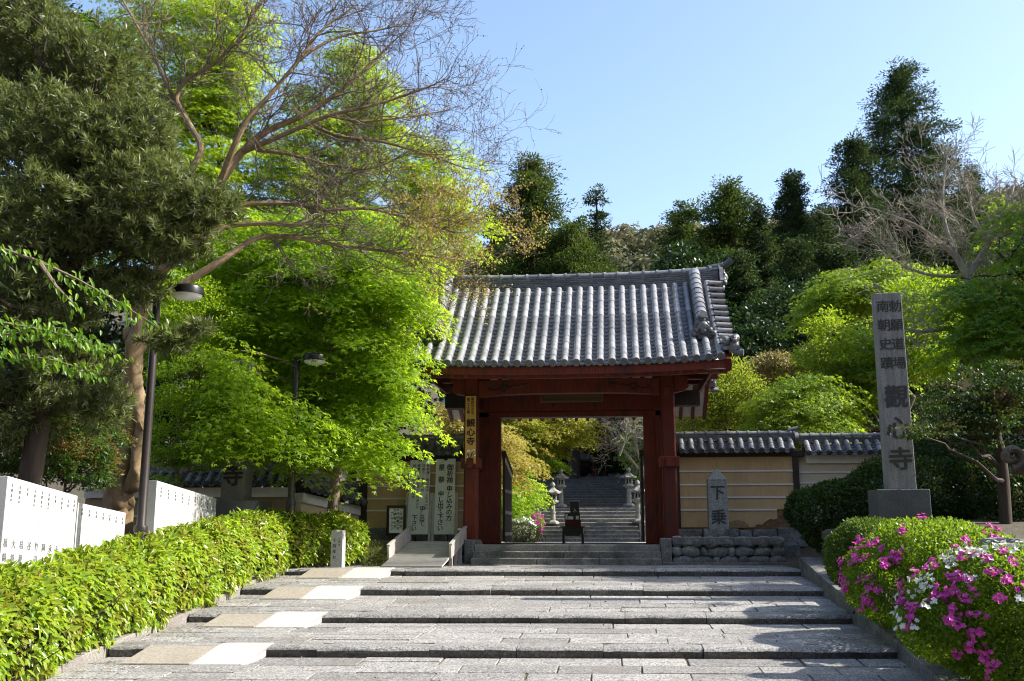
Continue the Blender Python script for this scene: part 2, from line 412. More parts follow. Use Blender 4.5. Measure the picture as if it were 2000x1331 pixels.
for k in range(len(LIPS)):
    y0, z0 = LIPS[k]
    y1, z1 = (LIPS[k+1][0], LIPS[k+1][1]-RISE) if k < len(LIPS)-1 else (25.9, .055)
    zf = lambda y, a=y0, b=y1, c=z0, d=z1: c+(d-c)*(y-a)/(b-a)
    lip = MB(); x = PX0+.02
    while x < PX1-.05:                                   # the row of edge stones
        L = rnd.uniform(1.15, 1.75)
        if PX1-(x+L) < .7: L = PX1-x
        # worn, rounded front edge
        n = 7; dz = rnd.uniform(-.012, .012); dy = rnd.uniform(-.025, .025)
        prof = [(0.04, -RISE-.1), (0.015, -RISE*.6), (.0, -.055), (.018, -.022), (.055, -.004), (.12, 0), (.385, .002), (.385, -.2)]
        xs = np.linspace(x+.006, x+L-.006, n+1); vs = []; fs = []
        for xx in xs:
            wv = .012*math.sin(xx*5.1+k*2)+.009*math.sin(xx*12.7+k)
            ez = -.012 if (xx in (xs[0], xs[-1])) else 0
            for (py, pz) in prof:
                y = y0+py+dy+(wv if pz > -.1 and py < .1 else 0); vs.append((xx, y+SH*(xx-XC), zf(y0+py)+pz+dz*.6+(rnd.uniform(-.006, .006) if py < .1 else 0)+(ez if pz > -.03 else 0)))
        q = len(prof)
        for i in range(n):
            for j in range(q): fs.append((i*q+j, i*q+(j+1) % q, (i+1)*q+(j+1) % q, (i+1)*q+j))
        fs.append(tuple(range(q))); fs.append(tuple(n*q+j for j in range(q)))
        k0 = len(lip.f); lip.add(vs, fs); x += L
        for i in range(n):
            for j in range(2): lip.m[k0+i*q+j] = 1           # foot-worn above; upright face darkened for shade as well as lichen
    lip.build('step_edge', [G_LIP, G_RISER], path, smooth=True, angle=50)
    rows = 4 if k < len(LIPS)-1 else 5
    ys = np.linspace(y0+.392, y1, rows+1); ys[1:-1] += [rnd.uniform(-.09, .09) for _ in range(rows-1)]
    for r in range(rows):
        x = PX0+.01
        while x < PX1-.02:
            L = rnd.uniform(.75, 1.75)
            if PX1-(x+L) < .45: L = PX1-x
            g = rnd.choice([.006, .007, .009, .012, .02])
            if rnd.random() < .13 and L > 1:                 # some stones are split
                ym = (ys[r]+ys[r+1])/2+rnd.uniform(-.06, .06)
                slab(pav, x+g, x+L-g, ys[r]+g, ym-g*.6, zf, .12); slab(pav, x+g, x+L-g, ym+g*.6, ys[r+1]-g, zf, .12)
            else: slab(pav, x+g, x+L-g, ys[r]+g, ys[r+1]-g, zf, .12)
            x += L
    vs = []
    for (x, y) in ((PX0, y0+.1), (PX1, y0+.1), (PX1, y1+.05), (PX0, y1+.05)): vs.append((x, y+SH*(x-XC), zf(y)-.02))
    bed.add(vs, [(0, 1, 2, 3)])
pav.build('paving', G_PATH, path, bevel=.009)
bed.build('joint_moss', granite('joint moss', (.20, .155, .085), (.07, .058, .035), (.07, .075, .025), .6, 20, 0), path)
vs = [(-40, -9, -1.31), (40, -9, -1.31), (40, 9.9, -1.31), (-40, 9.9, -1.31)]
b = MB(); b.add(vs, [(0, 1, 2, 3)]); struct(b.build('road', plain('asphalt', (.06, .06, .06), .9)), 'asphalt road in front of the temple steps')

# kerbs each side
kl_o = bpy.data.objects.new('kerb', None); COL.objects.link(kl_o); struct(kl_o, 'sloping stone kerb along the hedge')
for k in range(len(LIPS)-1):
    (ya, za), (yb, zb) = LIPS[k], LIPS[k+1]; nn = 2
    for i in range(nn):
        t0, t1 = i/nn, (i+1)/nn
        for_x = -7.62; kl = MB()
        kl.beam((for_x, ya-.35+(yb-ya)*t0+.006, za+(zb-za)*t0-.12), (for_x, ya-.35+(yb-ya)*t1-.006, za+(zb-za)*t1-.12), .32, .3); kl.build('kerb_stone', G_KERB, kl_o, bevel=.012)
kl = MB(); kl.beam((-7.62, 21.95, .03-.12), (-7.62, 22.5, .05-.12), .32, .3); kl.build('kerb_stone', G_KERB, kl_o, bevel=.012)
kr_o = bpy.data.objects.new('kerb', None); COL.objects.link(kr_o); struct(kr_o, 'wide dark stone kerb below the azaleas'); n = 9
for i in range(n):
    ya, yb = 9.0+13.9*i/n, 9.0+13.9*(i+1)/n
    zz = lambda y: -.95+(y-13.3)*.131 if y > 13.3 else -.95+(y-13.3)*.1
    kr = MB(); kr.beam((4.27, ya+.006, zz(ya)-.22+rnd.uniform(-.008, .008)), (4.27, yb-.006, zz(yb)-.22+rnd.uniform(-.008, .008)), .78, .44); kr.build('kerb_stone', G_OLD, kr_o, bevel=.015)

# little ramps that bridge each step at the left
wed = []
for k, (pxl, pxm, pxr, py) in enumerate([(300, 425, 523, 1265), (440, 538, 632, 1200), (545, 618, 706, 1152), (612, 690, 765, 1116)]):
    y0, z0 = LIPS[2+k]
    xl, xm, xr = (at(p, py, y0-.3)[0] for p in (pxl, pxm, pxr))
    yb, zb = LIPS[1+k]; slope = (z0-RISE-zb)/(y0-yb)
    t = thing('step_ramp', ['tan and white sloping slab on the lowest visible step', 'tan and white sloping slab on the second step from the bottom',
              'tan and white sloping slab on the third step from the bottom', 'small white sloping slab on the top step by the ramp'][k], 'ramp', ((xl+xr)/2, y0, z0), 'slabs bridging the steps')
    def wedge(mb, a, b, run, lift, back):
        vs = []
        for x in (a, b):
            s_ = SH*(x-XC)
            yf = y0-run; zfoot = z0-RISE-slope*run
            vs += [(x, y0+s_+back, z0+lift+.002), (x, y0+s_-.02, z0+lift), (x-.12, yf+s_, zfoot+.02), (x-.12, yf+s_, zfoot-.05), (x, y0+s_+back, z0-.12)]
        mb.add(vs, [(0, 1, 2, 3, 4), (9, 8, 7, 6, 5), (0, 5, 6, 1), (1, 6, 7, 2), (2, 7, 8, 3), (3, 8, 9, 4), (4, 9, 5, 0)])
    a_ = MB(); wedge(a_, xl, xm-.01, .62, .006, .02); a_.build('tan_slab', G_TAN, t, bevel=.006)
    a_ = MB(); wedge(a_, xm+.01, xr, .66, .018, .30); a_.build('white_slab', G_CONC, t, bevel=.02)
    a_ = MB()
    for q in range(2): slab(a_, xl+(xm-xl)*q/2+.01, xl+(xm-xl)*(q+1)/2-.01, y0+.03, y0+.32, lambda y: z0+.012, .1)
    a_.build('top_slab', G_PATH, t, bevel=.006)

# ------------------------------------------------------------------ gate platform and its steps
GC = -1.31
pf = MB()
def stonerow(mb, x0, x1, y0, y1, z0, z1, lmin, lmax, m=0):
    x = x0
    while x < x1-.01:
        L = rnd.uniform(lmin, lmax)
        if x1-(x+L) < lmin*.6: L = x1-x
        j = rnd.uniform(-.008, .008)
        mb.bb(x+.004, x+L-.004, y0+j, y1, z0, z1+j*.5, m); x += L
stonerow(pf, -3.72, .98, 25.0, 25.5, -.05, .21, 1.4, 2.4)
stonerow(pf, -3.72, .98, 25.36, 25.9, .0, .37, 1.6, 2.6)
p3 = MB(); stonerow(p3, -3.72, .98, 25.70, 26.3, .1, .532, 1.9, 2.6)
pf_o = bpy.data.objects.new('gate_steps', None); COL.objects.link(pf_o); struct(pf_o, 'three dark stone steps up to the red gate', cat='steps')
pf.build('lower_steps', G_OLD, pf_o, bevel=.02)
p3.build('top_step', granite('top step stone', (.36, .34, .30), (.18, .17, .15), (.08, .075, .065), .7, 30, .15), pf_o, bevel=.015)
b = MB(); b.bb(-7.6, 4.5, 26.28, 31.6, .0, .52); struct(b.build('pavement', G_OLD), 'stone floor under the gate')
b = MB(); b.bb(-12, 9, 31.6, 42.2, .0, .455); struct(b.build('courtyard', granite('courtyard gravel', (.45, .42, .37), (.3, .28, .24), (.2, .18, .15), .3, 20, 0)), 'pale gravel courtyard behind the gate')

# ------------------------------------------------------------------ the gate
gate = thing('temple_gate', 'large red wooden gate under a grey tiled gable roof', 'gate', (GC, 28, .53))
def zr(u, v): return 7.95-1.02*abs(v)+.045*v*v+.115*abs(u/4.1)**3
VE = 3.42
pan = MB(); rows_ = []
ROW = .297
for sgn in (-1, 1):
    Yv = lambda v: 28+sgn*v
    for k in range(-13, 14):
        u = k*ROW; v = .33; cap = MB(); disc = MB()
        while v < VE-.02:
            v2 = min(v+.285, VE)
            r0, r1 = .082, .090
            pth = [(GC+u, Yv(v-.01), zr(u, v-.01)+.035), (GC+u, Yv(v2), zr(u, v2)+.035)]
            cap.tube(pth, [r0+rnd.uniform(-.002, .002), r1], n=9 if sgn < 0 else 6, caps=False, arc=(-.35, math.pi+.35))
            v = v2
        if sgn < 0:
            p0 = Vector((GC+u, Yv(VE-.01), zr(u, VE)+.03)); d = Vector((0, sgn*1.0, -.5)).normalized()
            disc.tube([p0, p0+d*.035], .098, n=16); disc.tube([p0+d*.03, p0+d*.045], [.07, .06], n=14)
        rows_.append((cap, disc))
    for k in range(-13, 13):                                     # pan tiles, course on course
        ua, ub = k*ROW+.06, (k+1)*ROW-.06; v = .3; nseg = 4
        while v < VE-.01:
            v2 = min(v+.15, VE); vs = []; j = rnd.uniform(-.004, .004)
            for i in range(nseg+1):
                t = i/nseg; u = ua+(ub-ua)*t; dip = -.05*math.sin(math.pi*t)
                vs += [(GC+u, Yv(v-.02), zr(u, v-.02)+dip-.012), (GC+u, Yv(v2+.012), zr(u, v2+.012)+dip+.026+j), (GC+u, Yv(v2+.012), zr(u, v2+.012)+dip-.004+j)]
            fs = []
            for i in range(nseg):
                a, b_ = i*3, i*3+3; fs += [(a, b_, b_+1, a+1), (a+1, b_+1, b_+2, a+2)]
            pan.add(vs, fs); v = v2+.005
roof = pan.build('pan_tiles', TILED, gate, fix=False)
for cap, disc in rows_:
    ro = cap.build('cap_tile_row', TILE, gate, smooth=True, fix=False)
    if disc.v: disc.build('eave_disc', TILED, ro)
# verge tiles laid across the gable edge
for sgn in (-1, 1):
    for e in (-1, 1):
        v = .42; vg = MB(); vgd = MB()
        while v < VE-.15:
            z = zr(4.2, v)+.02
            vg.tube([(GC+e*3.90, 28+sgn*v, z+.035), (GC+e*4.27, 28+sgn*v, z+.005)], .078, n=10)
            vgd.tube([(GC+e*4.27, 28+sgn*v, z+.005), (GC+e*4.29, 28+sgn*v, z+.004)], .084, n=12)
            vg.box((GC+e*4.05, 28+sgn*(v+.12), z-.03), (.36, .2, .03), m=0); v += .245
        ro = vg.build('verge_tiles', TILE, gate, smooth=True); vgd.build('verge_discs', TILED, ro)
# under-roof: boards, rafters, bargeboards
def zu(v, sg=-1): return 4.70+(3.3-abs(v))*.40 if sg < 0 else 4.28+(3.3-abs(v))*.53
b = MB()
for sgn in (-1, 1):
    vs = [(GC-3.97, 28+sgn*.0, zu(0, sgn)+.1), (GC+3.97, 28+sgn*.0, zu(0, sgn)+.1), (GC+3.97, 28+sgn*3.3, zu(3.3, sgn)+.1), (GC-3.97, 28+sgn*3.3, zu(3.3, sgn)+.1)]
    b.add(vs+[(x, y, z+.03) for x, y, z in vs], [(0, 1, 2, 3), (4, 5, 6, 7), (0, 1, 5, 4), (2, 3, 7, 6), (1, 2, 6, 5), (3, 0, 4, 7)])
b.build('eave_boards', WHITEPL, gate)
for sgn in (-1, 1):
    for i in range(23):
        u = -3.96+i*.36; raf = MB()
        raf.beam((GC+u, 28+sgn*.1, zu(.1, sgn)+.05), (GC+u, 28+sgn*3.28, zu(3.28, sgn)+.04), .10, .12)
        raf.build('rafter', RED, gate)
for sgn in (-1, 1):
    n = 12; fas = MB()
    for i in range(n):
        ua, ub = -4.12+8.24*i/n, -4.12+8.24*(i+1)/n
        za, zb = 4.86+.13*abs(ua/4.1)**3, 4.86+.13*abs(ub/4.1)**3
        fas.beam((GC+ua, 28+sgn*3.3, za-.035), (GC+ub+.001, 28+sgn*3.3, zb-.035), .10, .2)
        fas.beam((GC+ua, 28+sgn*3.2, za-.16), (GC+ub+.001, 28+sgn*3.2, zb-.16), .09, .1)
    fas.build('eave_fascia', RED, gate)
for sgn in (-1, 1):
    for e in (-1, 1):
        n = 8; brg = MB()
        for i in range(n):
            va, vb = 3.36*i/n, 3.36*(i+1)/n
            brg.beam((GC+e*4.04, 28+sgn*va, zr(4.1, va)-.26), (GC+e*4.04, 28+sgn*(vb+.01), zr(4.1, vb)-.26), .09, .36)
        brg.build('bargeboard', RED, gate)
for e in (-1, 1):
    gbl = MB(); poly = [(28-3.2, zu(3.2)+.13), (28+3.2, zu(3.2)+.13)]+[(28+v, zr(3.8, v)-.1) for v in np.linspace(3.2, -3.2, 15)]
    gbl.prism(poly, GC+e*3.72-.03, GC+e*3.72+.03, axis='X')
    gbl.build('gable_panel', RED, gate)
# purlins running out under the gable
for y, z, h in ((26.4, 5.36, .22), (29.6, 5.36, .22), (28, 5.95, .24), (24.95, 4.86, .12), (31.05, 4.86, .12)):
    pur = MB(); pur.bb(GC-3.98, GC+3.98, y-.11, y+.11, z-h, z); pur.build('purlin', RED, gate)
# main ridge
rg = MB()
def rz_(u): return .115*abs(u/4.1)**3
n = 9
for c in range(n):
    wdt = .46-.02*c-(.05 if c > 0 else 0); z0 = 7.55+c*.058
    for side in (0,):
        u = -4.22+(.12 if c % 2 else 0)
        rg_prev = -4.22
        us = [-4.22]
        x = -4.22+(.16 if c % 2 else .32)
        while x < 4.2: us.append(x); x += .325
        us.append(4.22)
        for a_, b_ in zip(us[:-1], us[1:]):
            rg.beam((GC+a_+.003, 28, z0+.027+rz_(a_)), (GC+b_-.003, 28, z0+.027+rz_(b_)), wdt+rnd.uniform(-.006, .006), .047)
rg.build('ridge_tiles', TILED, gate, bevel=.006)
rb = MB()
for i in range(16):
    a_, b_ = -4.2+8.4*i/16, -4.2+8.4*(i+1)/16
    for dy in (-.235, .235): rb.beam((GC+a_, 28+dy, 7.535+rz_(a_)), (GC+b_+.001, 28+dy, 7.535+rz_(b_)), .05, .08)
    rb.beam((GC+a_, 28, 7.5+rz_(a_)), (GC+b_+.001, 28, 7.5+rz_(b_)), .44, .16)
rb.build('ridge_base', TILED, gate)
rc = MB(); u = -4.24; zc = 7.55+n*.058+.03
while u < 4.2:
    u2 = min(u+.375, 4.26)
    rc.tube([(GC+u, 28, zc+rz_(u)), (GC+u2, 28, zc+rz_(u2))], .095, n=8, arc=(-.2, math.pi+.2), caps=False)
    rc.tube([(GC+u2-.03, 28, zc+rz_(u2)), (GC+u2+.03, 28, zc+rz_(u2))], .118, n=8, arc=(-.3, math.pi+.3)); u = u2
rc.build('ridge_cap', TILE, gate, smooth=True)
for k in range(-13, 14):
    for sgn in (-1,):
        rd = MB(); y = 28+sgn*.36; z = 7.50+rz_(k*ROW)
        rd.tube([(GC+k*ROW, y-sgn*.2, z), (GC+k*ROW, y, z-.01)], .085, n=14); rd.tube([(GC+k*ROW, y, z-.01), (GC+k*ROW, y+sgn*.014, z-.012)], [.06, .05], n=12)
        rd.build('ridge_disc', TILED, gate)
def demon_tile(mb, c, fwd, sc=1.0, horn=True):
    """ridge-end ornament: plate with scrolled shoulders, bulging face, round boss and lifted horn"""
    f = Vector(fwd).normalized(); up = Vector((0, 0, 1)); r = f.cross(up).normalized(); c = Vector(c)
    pts = [(-.30, -.26), (-.34, -.12), (-.24, -.02), (-.22, .16), (-.12, .26), (0, .3), (.12, .26), (.22, .16), (.24, -.02), (.34, -.12), (.30, -.26), (.1, -.2), (-.1, -.2)]
    vs = [c+r*a*sc+up*b_*sc for a, b_ in pts]+[c+r*a*sc+up*b_*sc+f*.09*sc for a, b_ in pts]; k = len(pts)
    mb.add(vs, [tuple(range(k)), tuple(range(2*k-1, k-1, -1))]+[(i, i+k, (i+1) % k+k, (i+1) % k) for i in range(k)])
    for a, b_, s in ((0, .02, .13), (-.1, .1, .06), (.1, .1, .06), (0, -.1, .09), (-.17, -.08, .07), (.17, -.08, .07), (-.26, -.17, .075), (.26, -.17, .075), (0, .19, .06)):
        q = c+r*a*sc+up*b_*sc+f*.1*sc; mb.stone(q, (s*sc, s*sc*.9, s*sc), seed=int(abs(a*100)+abs(b_*77)), rough=.1, boxy=.1)
    if horn:
        p = [c+up*.26*sc-f*.25*sc, c+up*.30*sc+f*.02*sc, c+up*.36*sc+f*.2*sc, c+up*.47*sc+f*.33*sc]
        mb.tube(p, [.085*sc, .085*sc, .08*sc, .085*sc], n=12)
for e, nm in ((-1, 'l'), (1, 'r')):
    o_ = MB(); demon_tile(o_, (GC+e*4.24, 28, 7.82+rz_(4.2)), (e, 0, 0), 1.15)
    o_.build('ridge_end_tile', TILED, gate, smooth=True, angle=45)
    # descending ridges, front and back
    for sgn in (-1, 1):
        d_ = MB(); dc = MB(); u = e*3.53; v = .25
        while v < 2.5:
            v2 = v+.2; zz = lambda q: zr(u, q)
            for c in range(4):
                d_.beam((GC+u, 28+sgn*v, zz(v)+.06+c*.06), (GC+u, 28+sgn*(v2-.004), zz(v2)+.06+c*.06), .34-.03*c, .052)
            dc.tube([(GC+u, 28+sgn*v, zz(v)+.305), (GC+u, 28+sgn*(v2+.02), zz(v2)+.30)], [.15, .165], n=10, arc=(-.1, math.pi+.1))
            v = v2
        ro = d_.build('descending_ridge', TILED, gate)
        dc.build('ridge_cap', tile_mat('sheen tile', (.28, .28, .3), (.2, .2, .215), rough=.3) if e == -1 and sgn == -1 else bpy.data.materials['sheen tile'], ro, smooth=True, fix=False)
        o_ = MB(); demon_tile(o_, (GC+u, 28+sgn*2.56, zr(u, 2.56)+.3), (0, sgn, 0), .98, horn=False)
        o_.tube([(GC+u, 28+sgn*2.45, zr(u, 2.56)+.52), (GC+u, 28+sgn*2.72, zr(u, 2.56)+.62)], .10, n=14)
        o_.build('demon_tile', TILED, ro, smooth=True, angle=45)
        o_ = MB(); c0 = Vector((GC+e*4.12, 28+sgn*3.2, zr(4.2, 3.2)+.13))
        for q in range(9): o_.stone(c0+Vector((rnd.uniform(-.17, .17), rnd.uniform(-.16, .16), rnd.uniform(-.04, .22))), [rnd.uniform(.07, .13) for _ in range(3)], seed=q+40, rough=.25, boxy=.1)
        o_.tube([(GC+e*4.2, 28+sgn*3.3, zr(4.2, 3.3)+.02), (GC+e*4.42, 28+sgn*3.36, zr(4.2, 3.3)-.0)], .085, n=14)
        o_.box(c0+Vector((0, 0, -.08)), (.42, .4, .1)); o_.build('corner_tile', TILED, gate, smooth=True, angle=45)
# posts, beams
def chamfer_post(mb, x, y, w, z0, z1):
    h = w/2; c = w*.12
    mb.prism([(-h+c, -h), (h-c, -h), (h, -h+c), (h, h-c), (h-c, h), (-h+c, h), (-h, h-c), (-h, -h+c)], z0, z1, axis='Z', org=(x, y, 0))
FX = (-3.91, 1.30)
for i, x in enumerate(FX):
    for y in (26.4, 29.6):
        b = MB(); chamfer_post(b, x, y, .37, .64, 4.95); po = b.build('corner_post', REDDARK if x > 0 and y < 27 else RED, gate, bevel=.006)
        b = MB(); b.box((x, y, .585), (.56, .56, .13), taper=.85); b.build('post_base', G_OLD, po, bevel=.015)
        b = MB(); b.box((x, y, 5.0), (.44, .44, .1), taper=1); b.box((x, y, 5.1), (.72, .2, .12)); b.box((x, y, 5.1), (.2, .72, .12))
        b.build('bracket', RED, po, bevel=.01)
    b = MB(); b.bb(x-.28, x+.28, 27.8, 28.2, .53, 5.6); b.build('main_post', RED, gate, bevel=.012)
    b = MB(); b.bb(x-.09, x+.09, 26.05, 29.95, 2.50, 2.76); b.bb(x-.09, x+.09, 26.2, 29.8, 4.3, 4.6)
    # collar with a bolt boss on the front post
    b.bb(x-.26, x+.26, 26.17, 26.62, 2.51, 2.77); tb = b.build('tie_beam', RED, gate, bevel=.01)
    b = MB(); b.lathe([(.0, 0), (.075, .0), (.085, .02), (.05, .05), (.05, .08), (.02, .1)], n=8)
    o_ = b.build('bolt_boss', plain('iron boss', (.06, .045, .04), .6), tb, smooth=True); o_.data.transform(Matrix.Rotation(R(90), 4, 'X')); o_.location = (x, 26.17, 2.64); o_.parent = tb; o_.matrix_parent_inverse = world(tb).inverted()
OX0, OX1 = -3.31, .69
for x0, x1 in ((OX0-.36, OX0), (OX1, OX1+.36)): b = MB(); b.bb(x0, x1, 27.86, 28.14, .53, 4.2); b.build('door_jamb', RED, gate, bevel=.01)
b = MB(); b.bb(FX[0]-.1, FX[1]+.1, 27.83, 28.17, 4.18, 4.70); b.bb(FX[0]-.0, FX[1]+.0, 27.8, 28.2, 4.02, 4.17); b.build('lintel', RED, gate, bevel=.01)
for x0, x1 in ((FX[1]+.28, FX[1]+.98), (FX[0]-.98, FX[0]-.28)): b = MB(); b.bb(x0, x1, 27.78, 28.22, 4.30, 4.72); b.build('lintel_end', DARKWOOD, gate, bevel=.02)
b = MB(); b.bb(FX[0], FX[1], 27.9, 28.1, 4.71, 5.9); b.build('upper_panel', WHITEPL, gate)
for i in range(15): x = FX[0]+.25+i*.335; b = MB(); b.bb(x-.06, x+.06, 27.86, 27.9, 4.71, 5.72); b.build('upper_strut', RED, gate)
# rainbow beam with scrolls, arched underside
b = MB(); n = 24; pts = []
xa, xb = FX[0]+.19, FX[1]-.19
for i in range(n+1):
    t = i/n; pts.append((xa+(xb-xa)*t, 4.39+.09*(1-(2*t-1)**4)))
for i in range(n, -1, -1):
    t = i/n; pts.append((xa+(xb-xa)*t, 4.84+.05*(1-(2*t-1)**2)))
b.prism(pts, 26.27, 26.53); kb = b.build('rainbow_beam', RED, gate, bevel=.012)
b = MB()
for e in (-1, 1):
    xm = (xa+xb)/2
    sp = [(1.72-.13*math.cos(a)*(1-a/9), 4.61+.12*math.sin(a)*(1-a/9)) for a in np.linspace(0, 6.3, 26)]
    b.tube([(xm+e*p, 26.262, q) for p, q in sp], .022, n=5)
    b.tube([(xm+e*p, 26.262, q) for p, q in ((1.6, 4.62), (1.48, 4.70), (1.36, 4.68), (1.28, 4.74), (1.17, 4.71), (1.08, 4.75))], .018, n=5)
    b.tube([(xm+e*p, 26.262, q) for p, q in ((1.84, 4.62), (1.95, 4.57), (2.15, 4.62))], .018, n=5)
b.build('scroll_carving', INK, kb)
b = MB(); xm = (xa+xb)/2                                  # frog-leg strut and small blocks above it
b.prism([(xm-.42, 4.96), (xm-.3, 5.06), (xm-.14, 5.09), (xm-.1, 5.2), (xm+.1, 5.2), (xm+.14, 5.09), (xm+.3, 5.06), (xm+.42, 4.96), (xm+.16, 4.97), (xm, 5.02), (xm-.16, 4.97)], 26.32, 26.48)
b.box((xm, 26.4, 5.15), (.36, .36, .16), taper=1.2)
for dx in (-2.2, -1.5, -.9, .9, 1.5, 2.2): b.box((xm+dx, 26.4, 5.06), (.16, .16, .2), taper=1.25)
b.build('frog_leg_strut', RED, gate, bevel=.01)
# nosings that jut out sideways from the front posts
for x, e in ((FX[0], -1), (FX[1], 1)):
    b = MB(); pr = [(e*.18, 4.45), (e*.42, 4.50), (e*.58, 4.62), (e*.5, 4.74), (e*.62, 4.86), (e*.40, 4.92), (e*.18, 4.92)]
    b.prism([(x+p, q) for p, q in pr], 26.28, 26.52); b.build('carved_nosing', RED, gate, bevel=.02); b = MB()
    b.bb(min(x+e*.3, x+e*.95), max(x+e*.3, x+e*.95), 26.3, 26.5, 5.0, 5.14); b.build('beam_nosing', RED, gate, bevel=.02); b = MB()
    b.bb(min(x+e*.2, x+e*1.5), max(x+e*.2, x+e*1.5), 27.9, 28.1, 5.05, 5.22)
    b.build('beam_nosing', RED, gate, bevel=.02)
# door leaves, swung inwards
for nm, x, e in (('l', OX0+.06, 1), ('r', OX1-.06, -1)):
    d = MB(); d.prism([(28.2, .58), (30.0, .58), (30.0, 2.55), (28.2, 2.95)], x-.035, x+.035, axis='X'); dl = d.build('door_leaf', DARKWOOD, gate, bevel=.006)
    d = MB(); d.prism([(28.15, 2.96), (30.06, 2.52), (30.06, 2.66), (28.15, 3.1)], x-.06, x+.06, axis='X'); d.build('door_rail', DARKWOOD, dl)
    d = MB()
    for i in range(16):
        y = 28.25+i*.113; z = 2.95-(y-28.2)*.222-.02
        d.bb(x+e*.037-.004, x+e*.037+.012*e+.004, y, y+.05, z-.14, z)
    d.build('white_slats', PAPER, dl)
    d = MB()
    for z in (.75, 1.35, 1.95): d.bb(x-.05, x+.05, 28.22, 29.98, z, z+.09)
    d.build('door_batten', GREYWOOD, dl)
b = MB(); b.bb(-4.1, 1.5, 27.9, 28.1, .5, .545); b.build('threshold', DARKWOOD, gate)
# plaque over the opening
pq = thing('plaque', 'brown framed wooden plaque under the red arched beam', 'plaque', (-1.31, 27.5, 4.4))
b = MB(); a_ = R(12); rot = Matrix.Rotation(-a_, 3, 'X')
b.box((-1.27, 27.45, 4.62), (1.62, .05, .42), rot=rot); b.build('board', PLAQUE, pq, bevel=.005)
b = MB()
for dx, dz, wx, wz in ((0, -.22, 1.74, .07), (0, .22, 1.74, .07), (-.84, 0, .07, .42), (.84, 0, .07, .42)):
    c = Vector((-1.27, 27.44, 4.62))+rot @ Vector((dx, -.02, dz)); b.box(c, (wx, .07, wz), rot=rot)
b.build('frame', PLAQUE, pq, bevel=.006)
for dx in (-.55, .62): b = MB(); b.bb(-1.27+dx-.015, -1.27+dx+.015, 27.42, 27.8, 4.32, 4.4); b.build('hook', DARKWOOD, pq)
# ------------------------------------------------------------------ plaster walls with little tiled roofs
def tiled_coping(par, a, b, zt, half=.42, drop=.34, rows=.28, seed=1, rear=True, sag=0):
    """wall roof from a to b (x,y,z at the ridge line): cap rows, pan tiles, ridge"""
    a, b = Vector(a), Vector(b); L = (b-a).length; d = (b-a)/L; nrm = Vector((d.y, -d.x, 0)).normalized()
    cp, pn, ds, rg, rc = MB(), MB(), MB(), MB(), MB()
    for sg in ((1, -1) if rear else (1,)):
        k = int(L/rows)
        for i in range(k+1):
            p = a+d*(i+.5)*L/(k+1)
            top = p+nrm*sg*.08+Vector((0, 0, -.03)); bot = p+nrm*sg*half+Vector((0, 0, -drop))
            q0 = top
            for s_ in range(2):
                q1 = top+(bot-top)*(s_+1)/2; cp.tube([q0, q1], [.07, .078], n=8, arc=(-.4, math.pi+.4), caps=False); q0 = q1
            dd = (bot-top).normalized(); ds.tube([bot-dd*.02, bot+dd*.02], .085, n=14); ds.tube([bot+dd*.02, bot+dd*.03], [.06, .055], n=12)
            if i < k:
                pa, pb = p+d*.06, a+d*(i+1.5)*L/(k+1)-d*.06; nc = 5
                for c in range(nc):
                    t0, t1 = c/nc, (c+1)/nc+.03; vs = []
                    for j in range(5):
                        q = pa+(pb-pa)*j/4; dip = -.045*math.sin(math.pi*j/4)
                        e0 = q+nrm*sg*(.08+(half-.06)*t0)+Vector((0, 0, -.04-drop*t0+dip)); e1 = q+nrm*sg*(.08+(half-.06)*t1)+Vector((0, 0, -.01-drop*t1+dip))
                        vs += [e0, e1, e1-Vector((0, 0, .025))]
                    fs = []
                    for j in range(4): fs += [(j*3, j*3+3, j*3+4, j*3+1), (j*3+1, j*3+4, j*3+5, j*3+2)]
                    pn.add(vs, fs)
    for c in range(3):
        s_ = 0.0
        while s_ < L-.01:
            e_ = min(s_+.33-(.1 if s_ == 0 and c % 2 else 0), L); p, q = a+d*(s_+.003), a+d*(e_-.003)
            rg.beam(p+Vector((0, 0, c*.05-.02)), q+Vector((0, 0, c*.05-.02)), .24-.03*c, .043); s_ = e_
    s_ = 0.0
    while s_ < L-.05:
        e_ = min(s_+.28, L); p, q = a+d*s_+Vector((0, 0, .135)), a+d*e_+Vector((0, 0, .135))
        rc.tube([p, q], .07, n=8, arc=(-.2, math.pi+.2), caps=False); rc.tube([q-d*.025, q+d*.025], .088, n=8, arc=(-.2, math.pi+.2)); s_ = e_
    ro = pn.build('roof', TILED, par, fix=False)
    cp.build('cap_tiles', TILE, ro, smooth=True, fix=False); ds.build('eave_discs', TILED, ro)
    rg.build('ridge_tiles', TILED, ro); rc.build('ridge_cap', TILE, ro, smooth=True)
    o_ = MB(); o_.tube([b+Vector((0, 0, .0)), b+d*.1], [.19, .17], n=12); o_.tube([b+d*.1+Vector((0, 0, .05)), b+d*.14+Vector((0, 0, .05))], .09, n=12); o_.tube([b-d*.15+Vector((0, 0, .2)), b+d*.12+Vector((0, 0, .27))], .065, n=10)
    o_.build('ridge_end_tile', TILED, ro, smooth=True)
    return ro

def bands(mb, x0, x1, y, zs, th=.03, h=.04):
    for z in zs: mb.bb(x0, x1, y-th, y+.02, z-h/2, z+h/2)

